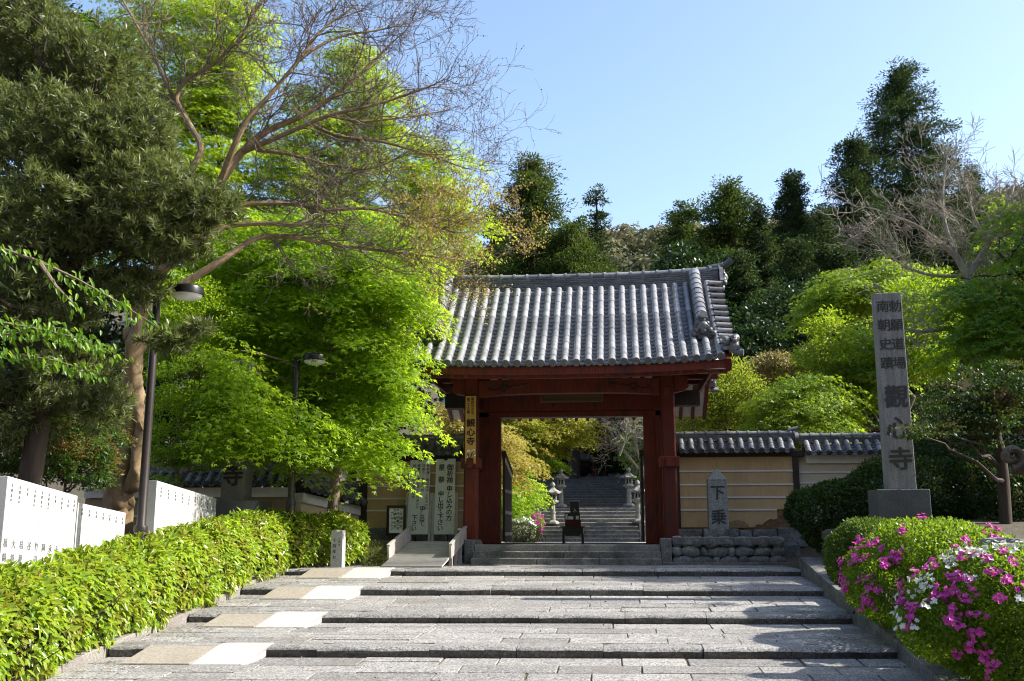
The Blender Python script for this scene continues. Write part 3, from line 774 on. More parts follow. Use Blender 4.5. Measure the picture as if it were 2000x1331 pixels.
# right wall, first bay
wr = thing('plaster_wall', 'ochre plaster wall with white bands and a broken corner, right of the gate', 'wall', (3.1, 27.6, .6))
Y0 = 27.5
b = MB()
broken = [(1.62, .98), (4.02, .98)]
poly = [(1.62, .97), (3.55, .97), (3.62, 1.05), (3.75, 1.03), (3.86, 1.13), (3.98, 1.19), (4.06, 1.17), (4.16, 1.2), (4.16, 1.44), (4.62, 1.44), (4.62, 2.86), (1.62, 2.86)]
b.prism(poly, Y0, Y0+.1); b.build('plaster', OCHRE, wr)
b = MB(); b.bb(1.62, 4.62, Y0+.03, Y0+.25, .9, 2.9); b.build('clay_core', BAREPL, wr)
b = MB(); b.prism([(2.72, .96), (3.42, .96), (3.38, 1.05), (3.3, 1.12), (3.15, 1.16), (2.98, 1.14), (2.85, 1.08), (2.78, 1.0)], Y0-.012, Y0+.01); b.build('bare_patch', plain('scraped plaster', (.30, .20, .11), .95, var=.3), wr)
b = MB(); bands(b, 1.62, 4.62, Y0, (2.46, 2.1, 1.76)); bands(b, 1.62, 4.155, Y0, (1.43,)); b.build('white_band', WHITEPL, wr)
b = MB(); b.bb(1.40, 1.62, Y0-.05, Y0+.28, .6, 2.95); b.bb(4.62, 4.78, Y0-.05, Y0+.28, .9, 2.9); b.bb(1.40, 4.95, Y0-.06, Y0+.28, 2.84, 3.0); b.build('timber_frame', DARKWOOD, wr, bevel=.008)
tiled_coping(wr, (1.55, Y0+.12, 3.34), (4.72, Y0+.12, 3.34), 3.3)
b = MB(); x = 1.42
for L in (.75, .95, .35, .65, .95): b.bb(x+.006, x+L-.006, Y0-.16-rnd.uniform(0, .05), Y0+.3, .45, .93+rnd.uniform(-.04, .05)); x += L
b.build('footing', RUB, wr, bevel=.04)
# right wall, second bay
w2 = thing('plaster_wall', 'cream plaster wall with white bands behind the clipped mound, right of the ochre bay', 'wall', (5.8, 27.9, .9))
b = MB(); b.bb(4.79, 8.6, Y0+.12, Y0+.36, .8, 2.86); b.build('plaster', granite('cream plaster', (.60, .52, .36), (.55, .47, .33), (.5, .44, .33), .3, 5, 0, bmp=.05), w2)
b = MB(); bands(b, 4.79, 8.6, Y0+.12, (2.42, 2.14, 1.86)); b.bb(5.0, 8.6, Y0+.04, Y0+.4, 2.66, 2.95); b.build('white_band', WHITEPL, w2)
tiled_coping(w2, (4.9, Y0+.22, 3.27), (8.6, Y0+.22, 3.27), 3.2)
# left wall behind the notice boards
w3 = thing('plaster_wall', 'shaded ochre plaster wall behind the leaning notice boards', 'wall', (-5.8, 27.6, .6))
b = MB(); b.bb(-7.0, -4.22, Y0, Y0+.2, .95, 2.86); b.build('plaster', OCHRE, w3)
b = MB(); bands(b, -7.0, -4.22, Y0, (2.46, 2.1, 1.76, 1.43)); b.build('white_band', WHITEPL, w3)
b = MB(); b.bb(-7.2, -7.0, Y0-.05, Y0+.28, .9, 2.95); b.bb(-4.24, -4.05, Y0-.05, Y0+.28, .6, 2.95); b.bb(-7.3, -4.1, Y0-.06, Y0+.28, 2.78, 3.0); b.build('timber_frame', DARKWOOD, w3, bevel=.008)
tiled_coping(w3, (-4.3, Y0+.12, 3.34), (-7.4, Y0+.12, 3.34), 3.3)
b = MB(); x = -7.2
for L in (.9, .7, .9, .65): b.bb(x+.006, x+L-.006, Y0-.14-rnd.uniform(0, .05), Y0+.3, .0, .93+rnd.uniform(-.04, .04)); x += L
b.build('footing', RUB, w3, bevel=.04)
# far left: a low wall facing us and one running back to the gate bay
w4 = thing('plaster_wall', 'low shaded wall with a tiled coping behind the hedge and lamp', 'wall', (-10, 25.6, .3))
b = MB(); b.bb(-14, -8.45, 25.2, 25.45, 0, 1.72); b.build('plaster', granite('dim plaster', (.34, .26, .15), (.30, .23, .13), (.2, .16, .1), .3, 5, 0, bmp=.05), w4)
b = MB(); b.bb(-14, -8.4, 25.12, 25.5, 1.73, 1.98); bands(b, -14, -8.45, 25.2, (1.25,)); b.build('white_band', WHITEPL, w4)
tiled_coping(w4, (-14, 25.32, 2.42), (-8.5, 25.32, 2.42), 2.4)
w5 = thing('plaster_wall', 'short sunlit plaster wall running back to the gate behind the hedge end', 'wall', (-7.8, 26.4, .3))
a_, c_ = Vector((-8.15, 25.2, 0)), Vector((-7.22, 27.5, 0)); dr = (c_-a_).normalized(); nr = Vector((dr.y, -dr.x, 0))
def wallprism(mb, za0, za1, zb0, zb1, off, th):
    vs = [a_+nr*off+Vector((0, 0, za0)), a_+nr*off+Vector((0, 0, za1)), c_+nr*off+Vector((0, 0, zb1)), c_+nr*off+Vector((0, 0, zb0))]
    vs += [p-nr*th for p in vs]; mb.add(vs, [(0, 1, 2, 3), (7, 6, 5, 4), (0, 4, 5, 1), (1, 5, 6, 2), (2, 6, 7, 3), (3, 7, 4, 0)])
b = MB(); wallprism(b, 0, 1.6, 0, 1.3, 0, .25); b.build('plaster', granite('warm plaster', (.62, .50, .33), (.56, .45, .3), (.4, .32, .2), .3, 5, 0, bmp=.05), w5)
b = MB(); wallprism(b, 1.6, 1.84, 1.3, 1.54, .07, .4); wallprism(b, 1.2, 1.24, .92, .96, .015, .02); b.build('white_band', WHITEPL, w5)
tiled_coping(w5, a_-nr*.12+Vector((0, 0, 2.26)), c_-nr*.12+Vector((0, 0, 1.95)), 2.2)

# ------------------------------------------------------------------ stone pedestals beside the steps
def pedestal(name, label, x0, x1, y, z0, z1, capz, seed, corner=None, capx=None):
    t = thing(name, label, 'stone wall', ((x0+x1)/2, y, z0))
    q = random.Random(seed); b = MB(); z = z0-.04; row = 0
    while z < z1-.06:
        h = q.uniform(.22, .3); x = x0
        while x < x1-.05:
            wd = q.choice([.18, .26, .36, .44, .5])
            if x1-(x+wd) < .14: wd = x1-x
            b.stone((x+wd/2, y+.14, z+h/2+q.uniform(-.01, .01)), (wd*.535, .2, h*.55), seed=q.randint(0, 999), rough=.12, boxy=.55); x += wd
        z += h*.93
    b.build('rubble', RUB, t, smooth=True)
    b = MB(); b.bb(x0+.02, x1-.02, y+.12, 27.3, z0-.1, z1+.02); b.build('infill', MORTAR, t)
    b = MB(); c0, c1 = capx or (x0-.02, x1+.02); stonerow(b, c0, c1, y-.06, y+.5, z1, capz, 1.0, 1.6); b.build('capstone', G_OLD, t, bevel=.025)
    if corner:
        b = MB(); b.bb(corner[0], corner[1], y-.1, y+.35, z0, capz-.02); b.build('corner_stone', G_OLD, t, bevel=.04)
    return t
pedestal('stone_pedestal', 'low rubble stone wall with capstones right of the gate steps', 1.27, 4.02, 25.7, .06, .53, .72, 3, corner=(.985, 1.265), capx=(1.28, 3.92))
pedestal('stone_pedestal', 'narrow rubble stone wall between ramp and gate steps', -4.25, -3.99, 25.7, .06, .5, .68, 5, corner=(-3.98, -3.73))
pedestal('stone_pedestal', 'low mossy stone ledge left of the wooden ramp', -7.0, -5.5, 26.0, .06, .42, .62, 8)
b = MB(); b.bb(1.0, 4.2, 25.45, 25.7, .0, .11); tag(b.build('stone_ledge', G_OLD, bevel=.02), 'thin dark stone ledge at the foot of the right rubble wall', 'ledge')

# 'dismount' marker
mk = thing('stone_marker', 'grey granite marker with a pointed top before the ochre wall', 'stone marker', (2.55, 26.5, .7))
x0, x1 = at(1382, 1000, 26.5)[0], at(1421, 1000, 26.5)[0]; xm = (x0+x1)/2; hw = (x1-x0)/2
b = MB(); b.prism([(-hw, .92), (hw, .92), (hw*.97, 2.17), (-hw*.97, 2.17)], 26.3, 26.62, org=(xm, 0, 0))
b.add([(xm-hw*1.02, 26.28, 2.17), (xm+hw*1.02, 26.28, 2.17), (xm+hw*1.02, 26.64, 2.17), (xm-hw*1.02, 26.64, 2.17), (xm, 26.46, 2.48)], [(0, 1, 4), (1, 2, 4), (2, 3, 4), (3, 0, 4), (3, 2, 1, 0)])
b.build('shaft', G_MARK, mk, bevel=.012)
b = MB(); b.box((xm+.02, 26.5, .8), (.8, .6, .26)); b.build('base', G_OLD, mk, bevel=.02)
b = MB(); write_col(b, '下乗', (xm, 26.298, 1.85), (1, 0, 0), (0, 0, -1), (0, -1, 0), .40, .62, .02, jit=.05); b.build('lettering', ENGR, mk)

# tall pillar right
st = thing('stone_pillar', 'tall granite pillar with carved black characters above the pink azaleas', 'stone pillar', (5.33, 20, .6))
b = MB(); b.box((5.33, 20.05, 1.07), (.97, .75, 1.14)); b.build('base', G_DARK, st, bevel=.015)
sx = 5.34; hw = .30
b = MB(); b.box((sx, 19.935, 3.56), (.53, .32, 3.84), taper=.95); b.build('shaft', G_STELE, st, bevel=.012)
b = MB(); yf = 19.779; dn = (0, -.0021, -1)
for tx, txt in ((.118, '勅願道場'), (-.118, '南朝史蹟')): write_col(b, txt, (sx+tx, yf, 5.21), (1, 0, 0), dn, (0, -1, 0), .25, .378, .014, jit=.05)
write_col(b, '觀心寺', (sx+.01, yf-.006, 3.42), (1, 0, 0), dn, (0, -1, 0), .46, .60, .022, jit=.06)
b.build('lettering', ENGR, st)
# left pillar, half hidden
sp = thing('stone_pillar', 'dark stone pillar with one carved character half hidden behind the maple', 'stone pillar', (-8.55, 22.2, .1))
b = MB(); b.box((-8.75, 22.55, .8), (1.15, 1.1, 1.5)); b.build('base', G_DARK, sp, bevel=.015)
b = MB(); b.box((-8.83, 22.5, 3.2), (.56, .5, 3.3), taper=.95); b.build('shaft', granite('dim granite', (.2, .2, .195), (.11, .11, .11), (.07, .07, .07), .3, 50, 0, bmp=.2), sp, bevel=.012)
b = MB(); write_col(b, '寺', (-8.83, 22.24, 2.12), (1, 0, 0), (0, 0, -1), (0, -1, 0), .5, .6, .026, jit=.06); b.build('lettering', INK, sp)

# bollard
bl = thing('stone_bollard', 'short square granite post in front of the hedge end', 'stone post', (-6.44, 22.7, .05))
b = MB(); b.box((-6.44, 22.75, .44), (.27, .27, .84)); b.box((-6.44, 22.75, .875), (.27, .27, .03), taper=.8); b.build('shaft', granite('bollard granite', (.5, .5, .48), (.22, .22, .21), (.2, .2, .18), .3, 55, 0, bmp=.3), bl, bevel=.006)
b = MB(); write_col(b, '十月年七', (-6.44-.05, 22.611, .66), (1, 0, 0), (0, 0, -1), (0, -1, 0), .085, .125, .012); write_col(b, '十周年', (-6.44+.06, 22.611, .70), (1, 0, 0), (0, 0, -1), (0, -1, 0), .05, .07, .006); b.build('lettering', ENGR, bl)

# donors' tablets
def tablet(label, A, B, zbot, cols, th=.24, joint=None, txt=True):
    """upright slab from A to B (x,y,ztop), its inscribed face to the path"""
    A, B = Vector(A), Vector(B); d = Vector((B.x-A.x, B.y-A.y, 0)); L = d.length; d.normalize(); nr = Vector((d.y, -d.x, 0))
    t = thing('donor_tablet', label, 'tablet', ((A.x+B.x)/2, (A.y+B.y)/2, zbot), 'inscribed granite tablets behind the hedge')
    a0, b0 = Vector((A.x, A.y, zbot)), Vector((B.x, B.y, zbot)); back = -nr*th
    vs = [a0, b0, B, A]+[p+back for p in (a0, b0, B, A)]
    b = MB(); b.add(vs, [(0, 1, 2, 3), (7, 6, 5, 4), (0, 4, 5, 1), (1, 5, 6, 2), (2, 6, 7, 3), (3, 7, 4, 0)]); b.build('slab', G_WHITE, t, bevel=.006)
    if txt:
        q = MB(); n = len(cols)
        for i, (hd, nmn) in enumerate(cols):
            f = (i+.6)/(n+.1); p = A.lerp(B, f); p.z -= .10+rnd.uniform(0, .03)
            write_col(q, hd, p+nr*.001, d, (0, 0, -1), nr, .055, .07, .003)
            write_col(q, ['一金壱百万円也', '一金五拾万円', '一金参拾万円也', '一金壱百万円'][i*7 % 4], p+nr*.001-Vector((0, 0, .36+.03*(i*5 % 3)))-d*.03, d, (0, 0, -1), nr, .034, .048, .002)
            write_col(q, nmn, p+nr*.001-Vector((0, 0, .80))-d*.05, d, (0, 0, -1), nr, .135, .2, .010)
        q.build('inscription', plain('grey engraved ink', (.15, .15, .155), .7), t)
    return t
C = ['植岡文代', '大植加代', '桔梗アカ子', '谷', '竹田', '岡本', '永田', '永田', '松田', '辻']
H_ = ['金剛講中', '金剛講中', '金剛', '金剛講中', '金剛講中', '金剛講中', '金剛', '金剛講', '金剛', '金剛講']
tablet('pale inscribed tablet nearest the left edge, the tallest of the row', at(16, 930, 13.3), at(152, 969, 16.0), -.9, list(zip(H_, C)))
tablet('pale inscribed tablet stepped down beside the lamp post', at(153, 982, 16.02), at(246, 1002, 18.0), -.8, list(zip(['金剛']*7, ['辻', '佐藤', '田中', '山本', '中村', '井上', '上田'])), th=.22)
tablet('pale tablet dappled with leaf shadow right of the lamp post', at(307, 939, 18.3), at(423, 974, 21.6), -.6, list(zip(['金剛講']*9, ['西田', '東', '南', '北村', '森', '林', '池田', '橋本', '和田'])))

# street lamps
def lamp(label, x, y, zg, ztop, arm, lean):
    t = thing('street_lamp', label, 'street lamp', (x, y, zg), 'dark lamp posts by the hedge')
    h = ztop-zg
    b = MB(); b.lathe([(.105, 0), (.105, 1.62), (.075, 1.68), (.072, h*.6), (.066, h-.05), (.05, h)], (x, y, zg), 20); b.build('pole', METAL, t, smooth=True)
    b = MB(); b.lathe([(.125, 0), (.125, .06), (.11, .1)], (x, y, zg+.0), 20); b.build('base_ring', METAL, t, smooth=True); b = MB(); b.lathe([(.112, 1.55), (.114, 1.57), (.114, 1.62), (.108, 1.64)], (x, y, zg), 20); b.build('collar', METAL, t, smooth=True)
    c = Vector((x+arm, y-.02, ztop-.02))
    b = MB(); b.tube([(x, y, ztop-.04), (x+arm*.55, y, ztop-.03)], .03, n=8); b.box((x+arm*.35, y, ztop-.03), (.18, .07, .07)); b.box((x, y, ztop-.06), (.13, .13, .16)); b.build('arm', BLACKM, t, bevel=.008)
    b = MB(); b.lathe([(.03, .11), (.2, .105), (.27, .07), (.285, .02), (.285, -.06), (.27, -.065), (.2, -.05), (.02, -.05)], c, 28); hd = b.build('lamp_head', BLACKM, t, smooth=True)
    b = MB(); b.lathe([(.26, -.062), (.24, -.10), (.16, -.14), (.05, -.155), (.005, -.157)], c, 28); b.build('lamp_glass', GLASSW, hd, smooth=True)
    return t
lamp('dark lamp post in front of the gnarled trunk by the tablets', -7.98, 16.2, -.7, 4.98, .56, 0)
lamp('slimmer looking dark lamp post behind the hedge near the maple', -7.45, 22.3, -.1, 4.84, .44, 0)

# wooden ramp
wr_ = thing('wooden_ramp', 'grey wooden ramp with side rails left of the gate steps', 'ramp', (-4.7, 24.4, .05))
ra, rb_ = 22.75, 25.95; za, zb = .07, .60
zz = lambda y: za+(zb-za)*(y-ra)/(rb_-ra)
b = MB(); n = 24
for i in range(n):
    ya, yb = ra+(rb_-ra)*i/n, ra+(rb_-ra)*(i+1)/n
    b.beam((-5.43, (ya+yb)/2, (zz(ya)+zz(yb))/2), (-4.03, (ya+yb)/2, (zz(ya)+zz(yb))/2), yb-ya-.014, .045)
b.build('deck', RAMPWOOD, wr_, bevel=.004)
for nm, x in (('l', -5.46), ('r', -4.0)):
    y0_ = 23.7 if nm == 'r' else 23.55
    b = MB(); b.beam((x, y0_, zz(y0_)+.15), (x, rb_+.12, zz(rb_)+.2), .05, .30); b.beam((x, y0_, zz(y0_)+.33), (x, rb_+.12, zz(rb_)+.385), .08, .045)
    b.build('side_rail', GREYWOOD, wr_, bevel=.005)
for y in (23.9, 24.6, 25.3, 25.9):
    for x in (-5.35, -4.02): b = MB(); b.bb(x-.04, x+.04, y-.04, y+.04, .03, zz(y)+.02); b.build('leg', GREYWOOD, wr_)

# leaning notice boards
def leaning(label, bl, br, tl, tr, Yb, Yt, cols):
    P = [Vector(at(*p, Y)) for p, Y in ((bl, Yb), (br, Yb), (tr, Yt), (tl, Yt))]
    zc = min(P[0].z, P[1].z); t = thing('notice_board', label, 'notice board', (P[0]+P[1])/2, 'white boards leaning on the wall')
    rgt = (P[1]-P[0]).normalized(); upv = ((P[3]-P[0])+(P[2]-P[1])).normalized(); out = rgt.cross(upv).normalized()
    if out.y > 0: out = -out
    b = MB(); vs = P+[p-out*.03 for p in P]; b.add(vs, [(0, 1, 2, 3), (7, 6, 5, 4), (0, 4, 5, 1), (1, 5, 6, 2), (2, 6, 7, 3), (3, 7, 4, 0)]); b.build('board', BOARD, t, bevel=.004)
    for s in (-1, 1):
        b = MB(); q = (P[0] if s < 0 else P[1])+rgt*s*.04; b.beam(q-upv*.38-out*.05, q+upv*1.15-out*.05, .07, .05, up=out); b.build('prop', GREYWOOD, t)
    b = MB(); W = (P[1]-P[0]).length; Hh = (P[3]-P[0]).length
    for fx, fy, txt, size, pitch, bold in cols:
        o_ = P[0]+(P[1]-P[0])*fx+(P[3]-P[0])*fy+out*.002
        write_col(b, txt, o_, rgt, -upv, out, size*Hh, pitch*Hh, bold, jit=.05)
    b.build('lettering', INK, t)
    b = MB(); c = (P[2]+P[3])/2-upv*.03; b.beam(c-rgt*.05+out*.012, c+rgt*.05+out*.012, .03, .06, up=out); b.build('clip', INK, t)
    return t
leaning('white board with many thin lines of brush writing, left of its pair', (794, 1044), (835, 1044), (802, 899), (841, 898), 26.75, 27.25,
        [(.88, .92, '御祈祷・御回向申し込みの方', .045, .0485, .006), (.66, .92, '月参り・墓参の方', .045, .0475, .006), (.44, .92, '奉賛会・護持会・楠公会の方', .045, .047, .006), (.22, .92, '御寺院団体・朱印団体', .045, .047, .006),
         (.70, .34, '申し出て', .075, .066, .018), (.34, .22, '下さい', .075, .072, .018)])
leaning('white board with two lines of large bold brush writing, beside the gate post', (847, 1044), (887, 1044), (852, 897), (890, 896), 26.75, 27.25,
        [(.72, .885, '御祈祷', .092, .087, .02), (.72, .60, '申し込みの方', .082, .078, .02), (.30, .885, '星 祭', .092, .083, .02), (.30, .53, '申し出て下さい', .082, .075, .02)])
# framed notice
fn = thing('framed_notice', 'small black framed notice on legs left of the leaning boards', 'notice', at(775, 1075, 26.4))
P0, P1 = at(756, 1045, 26.4), at(791, 1045, 26.4); zt = at(774, 989, 26.4)[2]; zb_ = P0[2]; x0, x1 = P0[0], P1[0]
b = MB(); b.bb(x0, x1, 26.4, 26.43, zb_, zt); b.build('panel', PAPER, fn)
b = MB(); f = .05
for (a0, a1, c0, c1) in ((x0-.02, x0+f, zb_, zt), (x1-f, x1+.02, zb_, zt), (x0-.02, x1+.02, zt-f, zt+.02), (x0-.02, x1+.02, zb_-.02, zb_+f)): b.bb(a0, a1, 26.37 if a1-a0 < .2 else 26.372, 26.44, c0, c1)
b.build('frame', BLACK, fn)
for q in (.33, .67): b = MB(); b.bb(x0+(x1-x0)*q-.02, x0+(x1-x0)*q+.02, 26.4, 26.44, .1, zb_-.02); b.build('leg', BLACK, fn)
b = MB(); Hh = zt-zb_
for fx, txt, s in ((.76, 'ご祈祷の方', .13), (.59, '永代供養の方', .115), (.42, 'お納骨の方', .13), (.26, '申し出て下さい', .085)):
    write_col(b, txt, (x0+(x1-x0)*fx, 26.398, zt-.13*Hh-(0 if fx > .3 else .09*Hh)), (1, 0, 0), (0, 0, -1), (0, -1, 0), s*Hh, s*Hh*1.12, .012)
b.build('lettering', INK, fn)

# yellow sign on the left post
ys = thing('wooden_sign', 'tall yellow wooden sign with black brush characters on the left gate post', 'sign', (-3.91, 26.16, 2.75))
p0, p1 = at(908.5, 906, 26.15), at(930, 774, 26.15); x0, x1, z0, z1 = p0[0], p1[0], p0[2], p1[2]
b = MB(); b.bb(x0, x1, 26.13, 26.18, z0, z1); b.build('board', SIGNWOOD, ys, bevel=.004)
Hh = z1-z0; W = x1-x0; b = MB()
write_col(b, '関西花の寺', (x0+W*.68, 26.128, z1-.045*Hh), (1, 0, 0), (0, 0, -1), (0, -1, 0), .052*Hh, .052*Hh, .012)
write_col(b, '第二十五番', (x0+W*.28, 26.128, z1-.05*Hh), (1, 0, 0), (0, 0, -1), (0, -1, 0), .050*Hh, .047*Hh, .012)
write_col(b, '観心寺', (x0+W*.52, 26.128, z1-.40*Hh), (1, 0, 0), (0, 0, -1), (0, -1, 0), .125*Hh, .135*Hh, .028, jit=.06, squash=1.05)
b.build('lettering', INK, ys)
b = MB(); X = lambda f: x0+W*f; Z = lambda f: z0+Hh*f
for pl in ([(.05, .01), (.35, .07), (.6, .12), (.95, .14)], [(.35, .07), (.3, .14), (.12, .17)], [(.55, .11), (.7, .17), (.85, .2)], [(.3, .05), (.7, .06)]):
    b.tube([(X(f), 26.126, Z(g)) for f, g in pl], [.013, .011, .008, .006][:len(pl)], n=5)
pb = b.build('plum_branch', INK, ys)
b = MB()
for f, g in ((.25, .19), (.4, .185), (.15, .165), (.85, .2), (.7, .185), (.92, .12), (.3, .1), (.2, .08)):
    for a in range(5): b.stone((X(f)+.016*math.cos(a*1.257), 26.124, Z(g)+.016*math.sin(a*1.257)), (.013, .004, .013), seed=a, rough=0, boxy=0)
b.build('blossoms', PAPER, pb)

# offering stand inside the gate
of = thing('offering_stand', 'black table with a dark box and paper notices in the gateway', 'stand', at(1119, 1060, 29.5))
c = at(1119, 1060, 29.5); X = lambda px: at(px, 1000, 29.5)[0]; Zz = lambda py: at(1119, py, 29.5)[2]
b = MB(); b.bb(X(1095), X(1143), 29.2, 29.9, Zz(1031), Zz(1028)); b.build('table_top', BLACK, of, bevel=.006)
b = MB(); b.bb(X(1099), X(1139), 29.25, 29.85, Zz(1044), Zz(1031)-.003)
b.prism([(X(1099), Zz(1044)), (X(1105), Zz(1044)), (X(1105), Zz(1047)), (X(1133), Zz(1047)), (X(1133), Zz(1044)), (X(1139), Zz(1044)), (X(1139), Zz(1040)), (X(1099), Zz(1040))], 29.23, 29.248); b.build('apron', BLACK, of)
for x in (X(1100.5), X(1137.5)):
    for y in (29.26, 29.8):
        b = MB(); b.bb(x-.03, x+.03, y, y+.06, .53, Zz(1044)); b.build('leg', BLACK, of)
b = MB(); b.bb(X(1104), X(1134), 29.35, 29.75, Zz(1028)+.002, Zz(1016)); b.build('offering_box', REDDARK, of, bevel=.006)
b = MB(); b.bb(X(1103), X(1133), 29.34, 29.4, Zz(1016)+.002, Zz(1002)); b.build('notice_panel', BLACK, of)
b = MB(); b.bb(X(1105), X(1109), 29.33, 29.337, Zz(1015), Zz(1004)); b.bb(X(1110), X(1120), 29.33, 29.337, Zz(1015), Zz(1009)); b.bb(X(1125), X(1131), 29.33, 29.337, Zz(1015), Zz(1008)); b.build('paper_notice', PAPER, of)
b = MB(); b.bb(X(1114), X(1131), 29.42, 29.7, Zz(1016)+.002, Zz(980)); bx = b.build('sign_box', BLACK, of, bevel=.005)
b = MB(); b.bb(X(1113), X(1132), 29.40, 29.74, Zz(980)+.002, Zz(978)); b.build('box_lid', plain('pale blue lid', (.3, .4, .5), .3), bx)
b = MB(); write_col(b, '入山料', (X(1123), 29.415, Zz(997)), (1, 0, 0), (0, 0, -1), (0, -1, 0), .11, .115, .01)
b.build('lettering', PAPER, bx)
# ------------------------------------------------------------------ leaves
def unit(a): return a/np.maximum(np.linalg.norm(a, axis=-1, keepdims=True), 1e-9)
def leaf_mesh(P, D, Nn, L, W, kind='r', fold=.15, curl=.0):
    """P base, D direction, Nn up side: arrays of single leaves -> vertices, quads"""
    n = len(P); D = unit(D); Sd = unit(np.cross(D, Nn)); Nn = np.cross(Sd, D)
    L = np.broadcast_to(np.asarray(L, float), (n,))[:, None]; W = np.broadcast_to(np.asarray(W, float), (n,))[:, None]
    if kind == 'r':
        V = np.stack([P, P+D*L*.5+Sd*W*.5+Nn*W*fold, P+D*L-Nn*L*curl, P+D*L*.5-Sd*W*.5+Nn*W*fold], 1).reshape(-1, 3)
        F = np.arange(n*4).reshape(n, 4)
    elif kind == 'f':                       # folded along the midrib, tip drooping
        a = [P, P+D*L*.28+Sd*W*.42+Nn*W*fold, P+D*L*.65+Sd*W*.40+Nn*(W*fold-L*curl*.5), P+D*L-Nn*L*curl,
             P+D*L*.65-Sd*W*.40+Nn*(W*fold-L*curl*.5), P+D*L*.28-Sd*W*.42+Nn*W*fold]
        V = np.stack(a, 1).reshape(-1, 3); o = np.arange(n)[:, None]*6
        F = np.concatenate([o+np.array([[0, 1, 2, 3]]), o+np.array([[0, 3, 4, 5]])], 0)
    else:                                   # three lobes from one stalk
        Vs = []
        for ang, k in ((0, 1.0), (.95, .8), (-.95, .8)):
            d = D*math.cos(ang)+Sd*math.sin(ang); s = np.cross(d, Nn)
            Vs.append(np.stack([P, P+d*L*k*.5+s*W*.5, P+d*L*k-Nn*L*k*.18, P+d*L*k*.5-s*W*.5], 1))
        V = np.stack(Vs, 1).reshape(-1, 3); F = np.arange(n*12).reshape(n*3, 4)
    return V, F
def sphere(n, g): return unit(g.normal(size=(n, 3)))
def ell(px, py, Y, rx, ry, rd):
    k = Y/1944.0; return (at(px, py, Y), np.array([rx*k, rd, ry*k*1.03]))
def shell_points(ells, n, g, lo=.55):
    """points in the outer part of a union of ellipsoids (those deep inside another one are dropped)"""
    wgt = np.array([e[1][0]*e[1][2]+e[1][1]*e[1][2]+e[1][0]*e[1][1] for e in ells]); wgt /= wgt.sum(); out = []; od = []
    for i, (c, r) in enumerate(ells):
        m = int(n*wgt[i])+3; d = sphere(m, g); ph = g.random(3)*6.28; t = lo+(1-lo)*g.random(m)**.6; t = t*(1+.24*np.sin(3.3*d[:, 0]+2.1*d[:, 2]+ph[0])*np.sin(3.9*d[:, 1]+3.1*d[:, 2]+ph[1])+.10*np.sin(8*d[:, 0]+7*d[:, 2]+ph[2])+.05*g.normal(size=m)); p = c+d*r*t[:, None]
        keep = np.ones(m, bool)
        for j, (c2, r2) in enumerate(ells):
            if j != i: keep &= (((p-c2)/r2)**2).sum(1) > .40
        out.append(p[keep]); od.append(unit(d/r)[keep])
    return np.concatenate(out), np.concatenate(od)
def maple_crown(ells, npads, g, R=(.45, .8), dens=95, L=.085, droop=.45, flow=(0, 0, 0)):
    c, d = shell_points(ells, npads, g); Ps, Ds, Ns = [], [], []; flow = np.array(flow)
    for i in range(len(c)):
        rad = g.uniform(*R); n = int(dens*rad*rad*3.1); out = d[i]*np.array([1, 1, 0])+flow+g.normal(size=3)*.25; out[2] = 0; out = unit(out)
        side = np.array([-out[1], out[0], 0]); rr = rad*np.sqrt(g.random(n)); th = g.random(n)*6.283
        a, b = rr*np.cos(th)*1.25, rr*np.sin(th)*.8
        tilt = -.28-.15*g.random(); z = a*tilt-droop*(rr/rad)**2*rad*.5+g.normal(size=n)*.035
        p = c[i]+out*a[:, None]+side*b[:, None]+np.array([0, 0, 1])*z[:, None]
        rad_d = unit(out*(a[:, None]*.7+rad*.45)+side*b[:, None]); dr = rad_d+np.array([0, 0, -.55])+g.normal(size=(n, 3))*.35
        nn = np.array([0, 0, 1.0])+rad_d*.35+g.normal(size=(n, 3))*.38
        Ps.append(p); Ds.append(dr); Ns.append(nn)
    P, D, Nn = map(np.concatenate, (Ps, Ds, Ns)); n = len(P)
    return leaf_mesh(P, D, Nn, L*g.uniform(.75, 1.25, n), L*.34, 't'), c
def clump_crown(ells, nclumps, g, rc=(.3, .55), per=60, L=.1, W=.05, kind='r', lo=.55, flat=.75, outw=.6, upw=.35, fold=.15, curl=.1):
    c, d = shell_points(ells, nclumps, g, lo); Ps, Ds, Ns = [], [], []
    for i in range(len(c)):
        r = g.uniform(*rc); q = sphere(per, g); q[:, 2] = np.abs(q[:, 2])*.8+q[:, 2]*.2; t = g.random(per)[:, None]**.45
        p = c[i]+q*t*r*np.array([1, 1, flat]); Ps.append(p); Ds.append(q*outw+d[i]*.4+g.normal(size=(per, 3))*.4+np.array([0, 0, -.1])); Ns.append(q*.4+np.array([0, 0, upw])+d[i]*.4+g.normal(size=(per, 3))*.4)
    P, D, Nn = map(np.concatenate, (Ps, Ds, Ns)); n = len(P)
    return leaf_mesh(P, D, Nn, L*g.uniform(.7, 1.3, n), W*g.uniform(.8, 1.2, n), kind, fold, curl), c
def wiggle(a, b, n, amt, g):
    a, b = np.array(a, float), np.array(b, float); t = np.linspace(0, 1, n)[:, None]; p = a+(b-a)*t
    o = g.normal(size=(n, 3))*amt*np.linalg.norm(b-a); o[0] = 0; o[-1] = 0; return p+o
